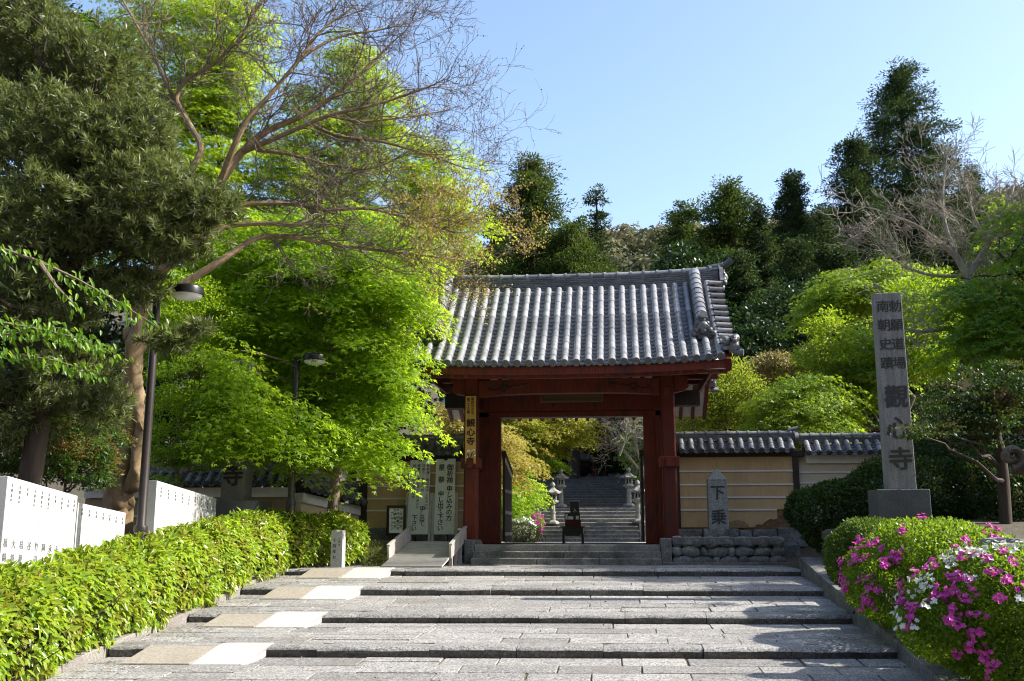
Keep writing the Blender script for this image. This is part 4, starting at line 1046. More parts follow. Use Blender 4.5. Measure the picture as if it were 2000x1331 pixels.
def limbs(mb, trunk, rad, targets, g, r0=.05, r1=.012, nmax=26, n=6):
    """limbs from points along the trunk out to chosen clumps"""
    T = np.array(trunk, float); idx_ = g.permutation(len(targets))[:nmax]
    for i in idx_:
        t = targets[i]; cand = [k for k in range(len(T)) if T[k][2] < t[2]+.2] or [0]
        k = min(cand, key=lambda k: np.linalg.norm(T[k]-t)*1.0+abs(T[k][2]-(t[2]-.9))*.4); a = T[k]
        p = wiggle(a, t, 6, .05, g); p[1:-1, 2] += np.array([.02, .06, .07, .04])*np.linalg.norm(t-a)*.6
        rr = np.linspace(min(r0, rad[k]*.7), r1, 6); mb.tube(p, list(rr), n=n, caps=False)
def tree(name, label, cat, base, trunk, rads, crown, mat, bark, group=None, g=None, lim=22, r0=.05, crown_name='crown'):
    g = g or rng; base = np.array(base, float)
    t = thing(name, label, cat, base, group); (V, F), cl = crown
    np_mesh(crown_name, V, F, mat, t)
    b = MB(); P = [np.array(p, float) for p in trunk]
    b.tube(P, rads, n=10); dense = np.concatenate([np.linspace(P[i], P[i+1], 4)[:3] for i in range(len(P)-1)]+[P[-1:]])
    dr = np.interp(np.linspace(0, 1, len(dense)), np.linspace(0, 1, len(rads)), rads)
    limbs(b, dense, dr, cl, g, r0=r0, nmax=lim); b.build('trunk', bark, t, smooth=True, fix=False)
    return t
def bush_surface(ells, n, g, L, W, kind, layers=(.72, 1.0), lump=.06, fold=.2, curl=.1, zmin=None, tang=.6):
    wgt = np.array([e[1][0]*e[1][2]+e[1][1]*e[1][2]+e[1][0]*e[1][1] for e in ells]); wgt /= wgt.sum(); Ps, Ds, Ns = [], [], []
    for i, (c, r) in enumerate(ells):
        m = int(n*wgt[i]); d = sphere(m, g); t = layers[0]+(layers[1]-layers[0])*g.random(m)**.55
        t = t+lump*(np.sin(d[:, 0]*7+d[:, 2]*5+i)+np.sin(d[:, 1]*9-d[:, 2]*6+2*i))*.5+lump*.6*np.sin(d[:, 0]*19+d[:, 1]*17)*np.sin(d[:, 2]*21)
        p = c+d*r*t[:, None]; nn = unit(d/r); keep = np.ones(m, bool)
        for j, (c2, r2) in enumerate(ells):
            if j != i: keep &= (((p-c2)/r2)**2).sum(1) > .55
        if zmin is not None: keep &= p[:, 2] > zmin
        p, nn = p[keep], nn[keep]; k = len(p)
        Ps.append(p); Ds.append(nn*.8+g.normal(size=(k, 3))*tang+np.array([0, 0, .25])); Ns.append(nn*.5+np.array([0, 0, .5])+g.normal(size=(k, 3))*.45)
    P, D, Nn = map(np.concatenate, (Ps, Ds, Ns)); k = len(P)
    return leaf_mesh(P, D, Nn, L*g.uniform(.7, 1.25, k), W*g.uniform(.8, 1.2, k), kind, fold, curl), P, unit(D)

L_MAPLE = leaf('fresh maple leaves', (.10, .20, .010), (.20, .30, .014), (.56, .76, .03), .56, alt=(.07, .17, .012), alt_amt=.4, clump=1.1)
L_MAPLE2 = leaf('yellow green maple leaves', (.13, .22, .010), (.22, .31, .015), (.58, .72, .03), .55, alt=(.07, .16, .012), alt_amt=.5, clump=.9)
L_SHRUB = leaf('small green leaves', (.07, .16, .012), (.14, .24, .016), (.50, .68, .025), .52)
L_PODO = leaf('dark podocarpus leaves', (.020, .042, .012), (.17, .19, .065), (.22, .27, .05), .28, .4, .4, alt=(.17, .20, .065), alt_amt=.45, clump=3.5)
L_DARK = leaf('dark evergreen leaves', (.012, .03, .008), (.03, .06, .014), (.04, .09, .012), .25, .4, .4)
L_HEDGE = leaf('glossy light hedge leaves', (.13, .24, .02), (.30, .41, .045), (.52, .66, .04), .40, .25, .55, alt=(.20, .15, .03), alt_amt=.45, clump=2.6)
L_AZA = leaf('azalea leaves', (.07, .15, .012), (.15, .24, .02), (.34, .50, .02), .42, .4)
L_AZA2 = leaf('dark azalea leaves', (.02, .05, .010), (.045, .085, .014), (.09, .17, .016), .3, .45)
L_CEDAR = leaf('cedar needles', (.022, .05, .018), (.06, .095, .03), (.07, .11, .02), .22, .7, .15)
L_CEDARY = leaf('lighter cedar needles', (.045, .085, .018), (.095, .135, .03), (.12, .17, .02), .25, .7, .15)
L_HILL = leaf('hill foliage', (.07, .085, .04), (.17, .16, .08), (.18, .17, .07), .3, .7, .15, alt=(.20, .15, .08), alt_amt=.6, clump=.05)
L_LIME = leaf('lime spring leaves', (.10, .19, .012), (.18, .27, .018), (.42, .56, .025), .48)
L_OCHRE = leaf('bronze young leaves', (.27, .20, .035), (.38, .30, .06), (.58, .45, .07), .4)
L_RED = leaf('reddish young leaves', (.22, .11, .035), (.32, .20, .06), (.48, .27, .06), .4)
L_YMAPLE = leaf('golden maple leaves', (.16, .20, .02), (.27, .28, .03), (.48, .50, .03), .45, alt=(.32, .20, .045), alt_amt=.5, clump=.9)
L_CHERRY = leaf('cherry leaves', (.06, .15, .014), (.12, .23, .02), (.34, .52, .025), .45, .35)
F_PINK = leaf('magenta petals', (.62, .05, .42), (.80, .14, .55), (.75, .10, .50), .3, .5)
F_WHITE = leaf('white petals', (.80, .80, .76), (.85, .85, .82), (.7, .72, .66), .25, .5)

def gz(x, y): return float(ground(x, y))
def simple_trunk(ells, base, g, lean=.06):
    c = np.mean([e[0] for e in ells], 0); top = max(e[0][2]+e[1][2]*.5 for e in ells); top = c[2]+.45*(top-c[2])
    b = np.array(base, float); e = np.array([c[0], c[1], top])
    return wiggle(b, e, 7, .03, g)

# ------------------------------------------------------------------ left: maples, evergreens, crape myrtle
g = np.random.default_rng(11)
E1 = [ell(*a) for a in [(640, 545, 24.4, 185, 105, 1.7), (545, 640, 24.6, 130, 120, 1.6), (735, 610, 23.7, 95, 100, 1.2), (760, 735, 23.4, 50, 85, .8), (782, 800, 23.2, 28, 24, .4),
      (650, 760, 23.9, 125, 90, 1.2), (715, 850, 23.0, 70, 45, .7), (735, 900, 22.8, 22, 22, .4), (575, 835, 21.8, 80, 42, .45), (630, 885, 23.4, 80, 30, .7), (480, 740, 24.2, 90, 75, 1.2), (520, 475, 24.8, 120, 60, 1.3), (640, 440, 25, 130, 50, 1.3), (430, 580, 24.9, 95, 75, 1.2), (745, 480, 24.5, 85, 50, 1.0), (470, 735, 21.5, 60, 75, .45), (485, 820, 21.4, 55, 45, .4), (440, 870, 21.4, 40, 22, .3), (815, 570, 23.9, 35, 45, .6)]]
base = (-6.9, 24.6, .15)
tree('maple_tree', 'large bright green maple drooping in layers over the left end of the gate roof', 'tree', base, simple_trunk(E1, base, g), [.16, .15, .13, .11, .09, .06, .03],
     maple_crown(E1, 820, g, R=(.5, 1.0), dens=54, L=.105, droop=.6, flow=(.5, -.4, 0)), L_MAPLE, BARKG, g=g)
E2 = [ell(*a) for a in [(330, 110, 28, 165, 150, 2.2), (440, 70, 28, 85, 100, 1.8), (450, 200, 28, 75, 80, 1.6), (300, 290, 28, 120, 110, 2), (420, 380, 27.5, 130, 110, 2), (330, 520, 27, 130, 90, 1.5), (250, 170, 28.5, 90, 120, 1.4), (400, 480, 26.6, 110, 70, 1.2)]]
base = (-11.2, 27.6, .5)
tree('maple_tree', 'tall lime green maple rising to the top of the photo behind the dark evergreen', 'tree', base, simple_trunk(E2, base, g), [.2, .18, .16, .13, .1, .07, .03],
     maple_crown(E2, 820, g, R=(.5, .95), dens=62, L=.105, flow=(.3, -.3, 0)), L_MAPLE2, BARKD, g=g, lim=40)
E3 = [ell(*a) for a in [(695, 140, 29, 62, 68, 1.2), (735, 235, 29, 85, 60, 1.3), (630, 290, 28.5, 95, 70, 1.5), (845, 330, 28.5, 72, 60, 1.2), (740, 375, 28, 130, 75, 1.5), (560, 380, 28, 110, 90, 1.6), (560, 470, 27.2, 100, 50, 1.2), (680, 470, 27.2, 110, 45, 1.2), (820, 460, 27.2, 80, 45, 1.0), (890, 430, 27.5, 50, 55, 1), (600, 200, 29, 45, 45, .8)]]
base = (-7.6, 29.2, .5)
tree('maple_tree', 'airy lime green maple behind the bare branches with sky in its gaps', 'tree', base, simple_trunk(E3, base, g), [.18, .16, .14, .11, .09, .06, .03],
     maple_crown(E3, 600, g, R=(.5, .9), dens=58, L=.105, flow=(.5, -.2, 0)), L_MAPLE2, BARKG, g=g, lim=40)
E4 = [ell(*a) for a in [(375, 740, 22.2, 75, 75, 1), (335, 850, 22, 60, 90, .9), (420, 850, 22.0, 60, 70, .9), (400, 640, 22.6, 90, 60, 1), (460, 880, 22.6, 50, 40, .6), (330, 650, 22.6, 60, 60, .8), (350, 590, 22.8, 80, 55, .8), (300, 700, 22.4, 30, 90, .5), (460, 790, 22.4, 50, 60, .6)]]
base = (-9.9, 22.4, .1)
tree('leafy_shrub', 'fresh green small leaved shrub tree between trunk and left stone pillar', 'shrub', base, simple_trunk(E4, base, g), [.06, .055, .05, .045, .035, .025, .012],
     clump_crown(E4, 640, g, (.22, .4), 60, .075, .042, flat=.7), L_SHRUB, BARKG, g=g, lim=30, r0=.03)
E5 = [ell(*a) for a in [(100, 350, 30, 180, 190, 2), (60, 620, 29, 170, 160, 2), (180, 800, 27, 150, 150, 1.5), (330, 900, 28, 160, 90, 1.2), (60, 130, 31, 170, 160, 2)]]
base = (-15, 29, .8)
tree('evergreen_tree', 'dark shadowy evergreen filling the gap behind the podocarpus', 'tree', base, simple_trunk(E5, base, g), [.25, .22, .2, .17, .14, .1, .05],
     clump_crown(E5, 800, g, (.6, 1.0), 60, .2, .12), L_DARK, BARKD, g=g)
E5b = [ell(*a) for a in [(560, 640, 29, 130, 110, 1.5), (650, 800, 28.6, 120, 90, 1.3), (480, 850, 27.6, 110, 90, 1.2), (760, 760, 28.8, 80, 90, 1)]]
base = (-8.6, 28.8, .5)
tree('evergreen_tree', 'deep green evergreen showing between the maple layers above the left walls', 'tree', base, simple_trunk(E5b, base, g), [.2, .18, .16, .13, .1, .07, .04],
     clump_crown(E5b, 520, g, (.45, .8), 55, .15, .08), leaf('mid green leaves', (.03, .075, .012), (.055, .11, .016), (.10, .2, .02), .3), BARKD, g=g)
# podocarpus: tufts of narrow leaves
EP = [ell(*a) for a in [(40, 70, 15.6, 150, 120, 1.3), (190, 140, 15.6, 105, 95, 1.1), (110, 270, 15, 165, 100, 1.4), (275, 265, 15.4, 75, 75, .9), (290, 375, 15.2, 130, 75, 1.1), (415, 405, 15.3, 62, 45, .6),
      (110, 430, 14.9, 165, 90, 1.3), (320, 470, 15.2, 105, 45, .8), (60, 590, 15.2, 120, 90, 1.2), (330, 665, 15.3, 55, 24, .35), (130, 740, 15.5, 105, 70, .9), (40, 800, 15.5, 90, 70, .9), (205, 800, 15.6, 45, 45, .5), (250, 560, 15.5, 85, 40, .6), (390, 640, 15.5, 30, 14, .25)]]
def tufts(ells, n, g, L=.105, W=.0125, per=17):
    c, d = shell_points(ells, n, g, .42); m = len(c); ax = unit(d*.7+np.array([0, 0, .55])+g.normal(size=(m, 3))*.4)
    cc = np.repeat(c, per, 0); aa = np.repeat(ax, per, 0); q = unit(g.normal(size=(m*per, 3))); q = unit(q-(q*aa).sum(1, keepdims=True)*aa)
    el = g.uniform(.25, 1.25, (m*per, 1)); D = aa*np.cos(el)+q*np.sin(el); P = cc+aa*g.uniform(-.07, .05, (m*per, 1)); Nn = aa-D*.3+g.normal(size=(m*per, 3))*.2
    k = m*per; return leaf_mesh(P, D, Nn, L*g.uniform(.7, 1.25, k), W*g.uniform(.85, 1.2, k), 'r', .1, .08), c
base = (-9.9, 15.6, -.6)
tp = [base, (-9.7, 15.6, 1.2), (-9.5, 15.5, 2.8), (-9.2, 15.4, 4.4), (-9.0, 15.4, 6.0), (-8.7, 15.3, 7.6)]
tree('podocarpus_tree', 'big dark needle leaved evergreen at the upper left corner, nearest the camera', 'tree', base, tp, [.22, .2, .17, .14, .1, .05], tufts(EP, 7800, g, L=.15, W=.020, per=17), L_PODO, BARKD, g=g, lim=70, r0=.06)
# dark shrubs below it
ES = [ell(*a) for a in [(60, 895, 16.4, 120, 50, .6), (165, 915, 17, 60, 45, .5), (120, 850, 17, 90, 50, .6), (200, 870, 18.2, 45, 60, .4)]]
base = (-9.6, 16.8, -.4)
tree('leafy_shrub', 'dark shrub with bronze leaf tips above the tallest pale tablet', 'shrub', base, simple_trunk(ES, base, g), [.04, .035, .03, .03, .025, .02, .01],
     clump_crown(ES, 300, g, (.15, .3), 50, .085, .03), leaf('shrub leaves', (.03, .07, .012), (.06, .11, .016), (.12, .22, .02), .35, alt=(.16, .06, .02), alt_amt=.7, clump=2), BARKD, g=g)

# bare limbs grown from hand-placed main branches
def twigs(mb, p0, d0, length, rad, depth, g, bend=.22, up=.05, rmin=.0045, tips=None, n=4, split=(2, 4)):
    k = 5; P = [np.array(p0, float)]; d = unit(np.array(d0, float))
    for i in range(k):
        d = unit(d+g.normal(size=3)*bend+np.array([0, 0, up])); P.append(P[-1]+d*length/k)
    mb.tube(P, list(np.linspace(rad, max(rad*.55, rmin), k+1)), n=n if rad > .012 else 3, caps=False)
    if tips is not None and depth <= 1: tips.extend(P[2:])
    if depth > 0:
        for _ in range(int(g.integers(*split))+1):
            i = int(g.integers(1, k+1)); dd = P[i]-P[i-1]; dd = unit(dd)+g.normal(size=3)*.62
            twigs(mb, P[i], dd, length*g.uniform(.5, .78), max(rad*.55, rmin), depth-1, g, bend, up, rmin, tips, n, split)
def polylimb(mb, pts, r0, r1, n=8):
    P = np.array([at(*p) for p in pts]); t = np.linspace(0, 1, len(P)); tt = np.linspace(0, 1, len(P)*3)
    Q = np.stack([np.interp(tt, t, P[:, i]) for i in range(3)], 1); Q[1:-1] = (Q[:-2]+2*Q[1:-1]+Q[2:])/4
    mb.tube(Q, list(np.linspace(r0, r1, len(Q))), n=n, caps=True); return Q
g = np.random.default_rng(5)
TB = at(236, 985, 19.6); TB[2] = -.2
cm = thing('crape_myrtle', 'bare branched crape myrtle with a gnarled tan trunk and limbs arching over the maple', 'tree', TB)
b = MB()
tr = np.array([TB]+[at(*p) for p in [(232, 985, 19.6), (236, 930, 19.6), (250, 870, 19.6), (256, 790, 19.5), (262, 700, 19.5), (272, 620, 19.4), (300, 545, 19.2)]])
tt = np.linspace(0, 1, 40); t8 = np.linspace(0, 1, 8); tr = np.stack([np.interp(tt, t8, tr[:, i]) for i in range(3)], 1); b.tube(tr, list(np.interp(tt, t8, [.34, .28, .25, .27, .20, .18, .16, .14])), n=18)
tr2 = np.array([at(*p) for p in [(262, 960, 19.5), (268, 900, 19.4), (276, 850, 19.4), (272, 800, 19.4), (266, 740, 19.5)]]); t5 = np.linspace(0, 1, 5); t2_ = np.linspace(0, 1, 22); tr2 = np.stack([np.interp(t2_, t5, tr2[:, i]) for i in range(3)], 1); b.tube(tr2, list(np.interp(t2_, t5, [.16, .13, .15, .12, .1])), n=12)
for (px, py, r, s) in ((222, 900, .2, 1), (240, 980, .22, 2), (276, 858, .13, 3), (255, 655, .16, 5)): b.stone(at(px, py, 19.5), (r, r*.9, r*1.25), seed=s, rough=.25, boxy=.1)
q_ = np.random.default_rng(2); b.v = [tuple(np.array(v)+.035*np.array([math.sin(v[2]*7+v[0]*9), math.sin(v[2]*5.3+v[1]*11+1), 0])+.018*np.array([math.sin(v[2]*17+v[1]*23), math.sin(v[2]*19+v[0]*21), 0])+q_.normal(size=3)*.010) for v in b.v]
b.build('trunk', BARK, cm, smooth=True, angle=80)
b = MB(); lb = []
LM = [([(300, 545, 19.2), (372, 470, 19.3), (432, 352, 19.5), (470, 298, 19.8), (520, 255, 20), (600, 225, 20.3), (690, 160, 20.7), (770, 80, 21)], .14, .025),
      ([(470, 298, 19.8), (540, 270, 19.6), (640, 225, 19.6), (740, 205, 19.8), (850, 165, 20)], .07, .018),
      ([(432, 352, 19.5), (455, 290, 19.2), (482, 232, 19.2), (525, 190, 19.3), (590, 110, 19.5), (625, 60, 19.7), (690, 15, 20)], .08, .02),
      ([(300, 545, 19.2), (395, 470, 19), (450, 405, 19.2), (480, 398, 19.4), (560, 396, 19.8), (640, 412, 20.2), (720, 405, 20.5), (800, 428, 20.8), (890, 455, 21)], .08, .018),
      ([(395, 470, 19), (440, 440, 19.2), (520, 436, 19.5), (600, 441, 19.8), (600, 420, 20), (650, 370, 20.2)], .07, .018),
      ([(350, 560, 19), (440, 505, 19.2), (475, 478, 19.5), (510, 461, 19.8), (570, 463, 20), (650, 478, 20.4), (740, 490, 20.8), (830, 500, 21.2), (930, 512, 21.8)], .085, .015),
      ([(500, 293, 19.8), (560, 300, 20), (640, 322, 20.3), (720, 335, 20.6), (800, 300, 20.8)], .05, .014),
      ([(600, 240, 20.2), (660, 268, 20.3), (740, 275, 20.6), (830, 300, 21), (910, 330, 21.3)], .05, .014),
      ([(300, 545, 19.2), (338, 430, 19.6), (372, 335, 20), (398, 290, 20.2), (372, 247, 20.3), (356, 217, 20.4), (342, 195, 20.4), (360, 156, 20.4), (415, 130, 20.4), (450, 95, 20.4), (482, 60, 20.5), (492, 18, 20.6), (530, -15, 20.8)], .085, .022),
      ([(342, 195, 20.4), (318, 150, 20.4), (300, 108, 20.5), (270, 55, 20.6), (235, -8, 20.7)], .05, .02),
      ([(590, 110, 19.5), (660, 70, 20), (740, 60, 20.4), (820, 40, 21)], .04, .012),
      ([(640, 225, 19.6), (700, 240, 20), (790, 230, 20.4), (880, 215, 21)], .04, .012)]
for pts, r0, r1 in LM: lb.append((polylimb(b, pts, r0, r1), r0, r1))
b.build('limb', BARK, cm, smooth=True, fix=False)
b = MB(); tips = []; rt = at(1200, 300, 20)-at(700, 400, 20)
for qi, (Q, r0, r1) in enumerate(lb):
    m = len(Q)
    for k in range(int(m*.35), m):
        rad = r0+(r1-r0)*k/m
        for _ in range((1 if k > m*.3 else 0)+(1 if k > m*.55 and g.random() < .4 else 0)):
            d = unit(Q[min(k+1, m-1)]-Q[k-1])+g.normal(size=3)*.55+np.array([.15, 0, .12 if qi not in (3, 4, 5) else -.02])
            twigs(b, Q[k], d, g.uniform(.9, 1.6), min(rad*.5, .018), 3 if k > m*.4 else 2, g, .24, .05, .0036, tips)
b.build('twigs', BARKG, cm, fix=False)
tp = np.array(tips); px = (tp[:, 0]+2.5)
low = tp[(tp[:, 2] < 8.8) & (tp[:, 0] > -5.6)]
sel = low[g.random(len(low)) < np.clip((low[:, 0]+5.2)/2.2, .0, .55)]; sel = np.repeat(sel, 2, 0)+g.normal(size=(len(sel)*2, 3))*.06
(V, F) = leaf_mesh(sel, g.normal(size=sel.shape)+np.array([0, 0, -.3]), g.normal(size=sel.shape)+np.array([0, 0, 1]), .06, .035, 'r')
np_mesh('young_leaves', V, F, L_OCHRE, cm)
hi = tp[tp[:, 2] >= 8.2]; sel = hi[g.random(len(hi)) < .25]
(V, F) = leaf_mesh(sel, g.normal(size=sel.shape), g.normal(size=sel.shape), .035, .03, 'r'); np_mesh('seed_pods', V, F, plain('brown seed pods', (.12, .07, .045), .8), cm)
# cherry branches reaching in from a tree just out of view at the left
ch = thing('cherry_tree', 'leafy cherry branches reaching in low from the left edge before the lamp post', 'tree', (-9.0, 9.2, -1.4))
b = MB(); b.tube([(-9.0, 9.2, -1.4), (-8.9, 9.2, .5), (-8.7, 9.3, 2.2), (-8.5, 9.4, 3.6)], [.2, .17, .14, .1], n=10)
g = np.random.default_rng(9)
cl = []
for pts in ([(-230, 560, 9.6), (0, 485, 10), (75, 510, 10.2), (150, 545, 10.4), (230, 590, 10.6), (310, 640, 10.8)], [(-230, 640, 9.6), (-60, 620, 9.9), (60, 640, 10), (150, 660, 10.1), (225, 690, 10.2)], [(-230, 640, 9.6), (-100, 680, 9.8), (20, 690, 9.9), (110, 705, 10), (190, 730, 10.1)], [(75, 510, 10.2), (110, 560, 10.2), (160, 610, 10.3)], [(-230, 640, 9.6), (-100, 640, 9.8), (0, 655, 9.9), (120, 640, 10.1)]):
    pts2 = [(-8.6, 9.35, 3.0)] if pts[0][0] == -230 else []
    P = np.array(pts2+[at(*p) for p in pts]); b.tube(P, list(np.linspace(.03, .005, len(P))), n=6, caps=False); cl.append(P)
b.build('branch', BARKG, ch, smooth=True, fix=False)
Ps, Ds, Ns = [], [], []
for i, P in enumerate(cl):
    n = [150, 230, 190, 25, 200][i]; t = g.uniform(.32, 1, n)*(len(P)-1); k = np.minimum(t.astype(int), len(P)-2); f = (t-k)[:, None]
    p = P[k]*(1-f)+P[k+1]*f+g.normal(size=(n, 3))*np.array([.07, .1, .05]); dd = unit(P[k+1]-P[k])
    Ps.append(p); Ds.append(dd*.5+np.array([0, 0, -.75])+g.normal(size=(n, 3))*.45); Ns.append(np.array([.3, -.5, .6])+g.normal(size=(n, 3))*.4)
P, D, Nn = map(np.concatenate, (Ps, Ds, Ns)); (V, F) = leaf_mesh(P, D, Nn, .085*g.uniform(.7, 1.25, len(P)), .042, 'f', .18, .2); np_mesh('leaves', V, F, L_CHERRY, ch)
# ------------------------------------------------------------------ hedge
g = np.random.default_rng(21)
HP = np.array([(-8.0, 9.0), (-8.0, 12), (-8.02, 15), (-8.0, 18), (-7.95, 20.5), (-7.75, 22.3), (-7.1, 23.6), (-6.2, 24.3)])
HT = np.linspace(0, 1, len(HP)); seg = np.concatenate([[0], np.cumsum(np.linalg.norm(np.diff(HP, axis=0), axis=1))]); seg /= seg[-1]
def hedge_pt(s): return np.stack([np.interp(s, seg, HP[:, 0]), np.interp(s, seg, HP[:, 1])], -1)
n = 27000; s = g.random(n); th = g.uniform(-.5, math.pi+.35, n); c = hedge_pt(s); c2 = hedge_pt(np.minimum(s+.01, 1.0)+1e-6); tg = unit(np.concatenate([hedge_pt(np.clip(s+.01, 0, 1))-hedge_pt(np.clip(s-.01, 0, 1)), np.zeros((n, 1))], 1))
rt_ = np.stack([tg[:, 1], -tg[:, 0], np.zeros(n)], 1)
y = c[:, 1]; zb = zp(y)+.12; Hh = np.interp(y, [9, 13, 19, 23, 25], [1.30, 1.32, 1.36, 1.2, 1.0]); endt = np.clip((1-s)/.05, 0, 1)**.5
lump = 1+.07*np.sin(s*61)+.06*np.sin(s*113+1.3)+.05*np.sin(s*37+th*3)+.03*np.sin(s*200+th*7)
t = (.70+.30*g.random(n)**.5)*lump; hw = np.interp(y, [9, 22, 24], [.56, .6, .75])
px = np.cos(th)*hw*t*endt; pz = np.sign(np.sin(th))*np.abs(np.sin(th))**.8*(Hh*.60)*t*(.6+.4*endt)+Hh*.42
P = np.stack([c[:, 0], c[:, 1], zb], 1)+rt_*px[:, None]+np.array([0, 0, 1])*pz[:, None]
nn = unit(rt_*np.cos(th)[:, None]+np.array([0, 0, 1])*np.sin(th)[:, None])
D = nn*.75+g.normal(size=(n, 3))*.5+np.array([0, 0, -.45]); Nn = nn*.55+np.array([0, 0, .75])+g.normal(size=(n, 3))*.4
hd = thing('hedge', 'bright glossy green hedge along the left kerb below the tablets', 'hedge', (-8, 16, -.5))
V, F = leaf_mesh(P, D, Nn, .145*g.uniform(.4, 1.25, n), .070*g.uniform(.6, 1.2, n), 'f', .22, .22); np_mesh('foliage', V, F, L_HEDGE, hd)
b = MB()
for i in range(150):
    c0 = hedge_pt(np.array([g.random()]))[0]; z0 = float(zp(c0[1]))
    for _ in range(3): b.tube(wiggle((c0[0]+g.normal()*.12, c0[1], z0), (c0[0]+g.normal()*.35, c0[1]+g.normal()*.25, z0+g.uniform(.6, 1.25)), 4, .06, g), [.012, .01, .008, .004], n=4, caps=False)
b.build('stems', BARKD, hd, fix=False)
# last year's brown leaves and red new shoots among the green
k = g.permutation(n)[:420]; V, F = leaf_mesh(P[k]+nn[k]*.03, D[k], Nn[k], .12*g.uniform(.5, 1.1, 420), .045, 'f', .25, .3)
np_mesh('withered_leaves', V, F, leaf('withered hedge leaves', (.20, .09, .03), (.34, .20, .06), (.4, .2, .05), .3), hd)
# low soft ground plant between hedge end and ramp
eg = [(np.array([-5.75, 23.6, .15]), np.array([.32, .5, .38])), (np.array([-5.95, 24.3, .3]), np.array([.35, .45, .4]))]
ft = thing('ground_shrub', 'small feathery olive shrub between hedge end and wooden ramp', 'shrub', (-5.8, 23.8, .05))
(V, F), _, _ = bush_surface(eg, 5000, g, .05, .008, 'r', (.5, 1.0)); np_mesh('foliage', V, F, leaf('feathery leaves', (.07, .09, .02), (.14, .15, .03), (.2, .24, .03), .35), ft)

# ------------------------------------------------------------------ azaleas
def blossom(name, mat, seed):
    q = np.random.default_rng(seed); Ps, Ds, Ns = [], [], []
    for _ in range(7):
        c = q.normal(size=3)*np.array([.045, .045, .025]); ax = unit(np.array([0, 0, 1.0])+q.normal(size=3)*.55); u = unit(np.cross(ax, q.normal(size=3))); v = np.cross(ax, u)
        for k in range(5):
            a = k*1.2566+q.normal()*.12; d = u*math.cos(a)+v*math.sin(a); Ps.append(c+ax*.012); Ds.append(d+ax*.75); Ns.append(ax)
    P, D, Nn = np.array(Ps), np.array(Ds), np.array(Ns)
    V, F = leaf_mesh(P, D, Nn, .042, .034, 'f', .15, .25); o = np_mesh(name, V, F, mat); me = o.data; bpy.data.objects.remove(o); return me
BP = [blossom('blossom_cluster', F_PINK, k) for k in range(3)]; BW = [blossom('blossom_cluster', F_WHITE, k+9) for k in range(3)]
def azalea(label, ells, n, mat, zmin, flowers, seed, L=.042, W=.016, lump=.05, cat='azalea bush', name='azalea_bush', group=None):
    g = np.random.default_rng(seed); c = np.mean([e[0] for e in ells], 0); t = thing(name, label, cat, (c[0], c[1], zmin), group)
    (V, F), P, D = bush_surface(ells, n, g, L, W, 'r', (.80, 1.0), lump, zmin=zmin, tang=.75)
    np_mesh('foliage', V, F, mat, t)
    b = MB()
    for _ in range(60):
        e = P[int(g.integers(len(P)))]; b.tube(wiggle((c[0]+g.normal()*.15, c[1]+g.normal()*.15, zmin), c+(e-c)*.93, 5, .05, g), [.016, .013, .01, .007, .004], n=4, caps=False)
    b.build('stems', BARKD, t, fix=False)
    for fl in flowers:
        if len(fl) == 2:                                    # blossoms where the survey saw them: on the bush surface
            picks = []
            for sx, sy in fl[0]:
                for rep in range(1 if len(fl[0]) != 30 else 2):
                    r_ = unit(_ray(sx+g.normal()*3*rep, sy+g.normal()*3*rep)); v_ = P-EYE; t_ = v_@r_; ds = np.linalg.norm(v_-t_[:, None]*r_, axis=1); near = np.where(ds < .05)[0]
                    picks.append(near[np.argmin(t_[near])] if len(near) else int(np.argmin(ds)))
            fn_, cnt, meshes, cand = None, len(picks), fl[1], np.array(picks)
        else:
            fn_, cnt, meshes = fl; cand = None
        if cand is None: cand = np.array([i for i in range(len(P)) if fn_(P[i])]); 
        if not len(cand): continue
        used = []
        for i in g.permutation(cand):
            if len(used) >= cnt: break
            p = P[i]
            if any(np.linalg.norm(p-q) < .05 for q in used): continue
            used.append(p); best = max(ells, key=lambda e: -(((p-e[0])/e[1])**2).sum()); nn = Vector(unit((p-best[0])/best[1]**2))
            o = link('blossom_cluster', meshes[int(g.integers(3))], t); q = (nn+Vector((0, -.15, .25))).to_track_quat('Z', 'Y'); q = q @ Quaternion((0, 0, 1), g.uniform(0, 6.28))
            loc = Vector(p)+nn*.03; o.matrix_parent_inverse = world(t).inverted(); o.location = loc; o.rotation_mode = 'QUATERNION'; o.rotation_quaternion = q; s_ = g.uniform(.75, 1.15); o.scale = (s_,)*3
    return t
def blob(cs, r):
    cs = [np.array(c) for c in cs]; return lambda p: any(np.linalg.norm(p-c) < r for c in cs)
B1 = [(np.array([4.66, 16.1, .14]), np.array([1.22, 1.22, .90])), (np.array([5.45, 16.5, .0]), np.array([.95, 1.1, .88])), (np.array([3.92, 15.65, .03]), np.array([.60, .7, .46]))]
S1 = [(1676, 1059), (1682, 1068), (1707, 1064), (1718, 1073), (1673, 1091), (1652, 1094), (1640, 1103), (1686, 1091), (1724, 1095), (1742, 1098), (1643, 1136), (1637, 1118), (1649, 1145), (1691, 1124), (1676, 1130), (1700, 1151), (1712, 1157), (1691, 1172), (1685, 1181), (1700, 1184), (1754, 1082), (1797, 1010), (1886, 1061), (1937, 1028), (1946, 1035), (1937, 1049), (1763, 1037), (1866, 1073), (1660, 1104), (1728, 1110)]
azalea('rounded yellow green azalea with magenta clusters along its left side', B1, 62000, L_AZA, -.85, [(S1, BP)], 31, L=.062, W=.027)
B2 = [(np.array([4.66, 13.15, -.15]), np.array([1.15, 1.1, .83])), (np.array([5.5, 13.5, -.15]), np.array([.9, 1.0, .83])), (np.array([3.90, 12.95, -.26]), np.array([.56, .65, .44])), (np.array([4.75, 12.5, -.55]), np.array([.72, .5, .48]))]
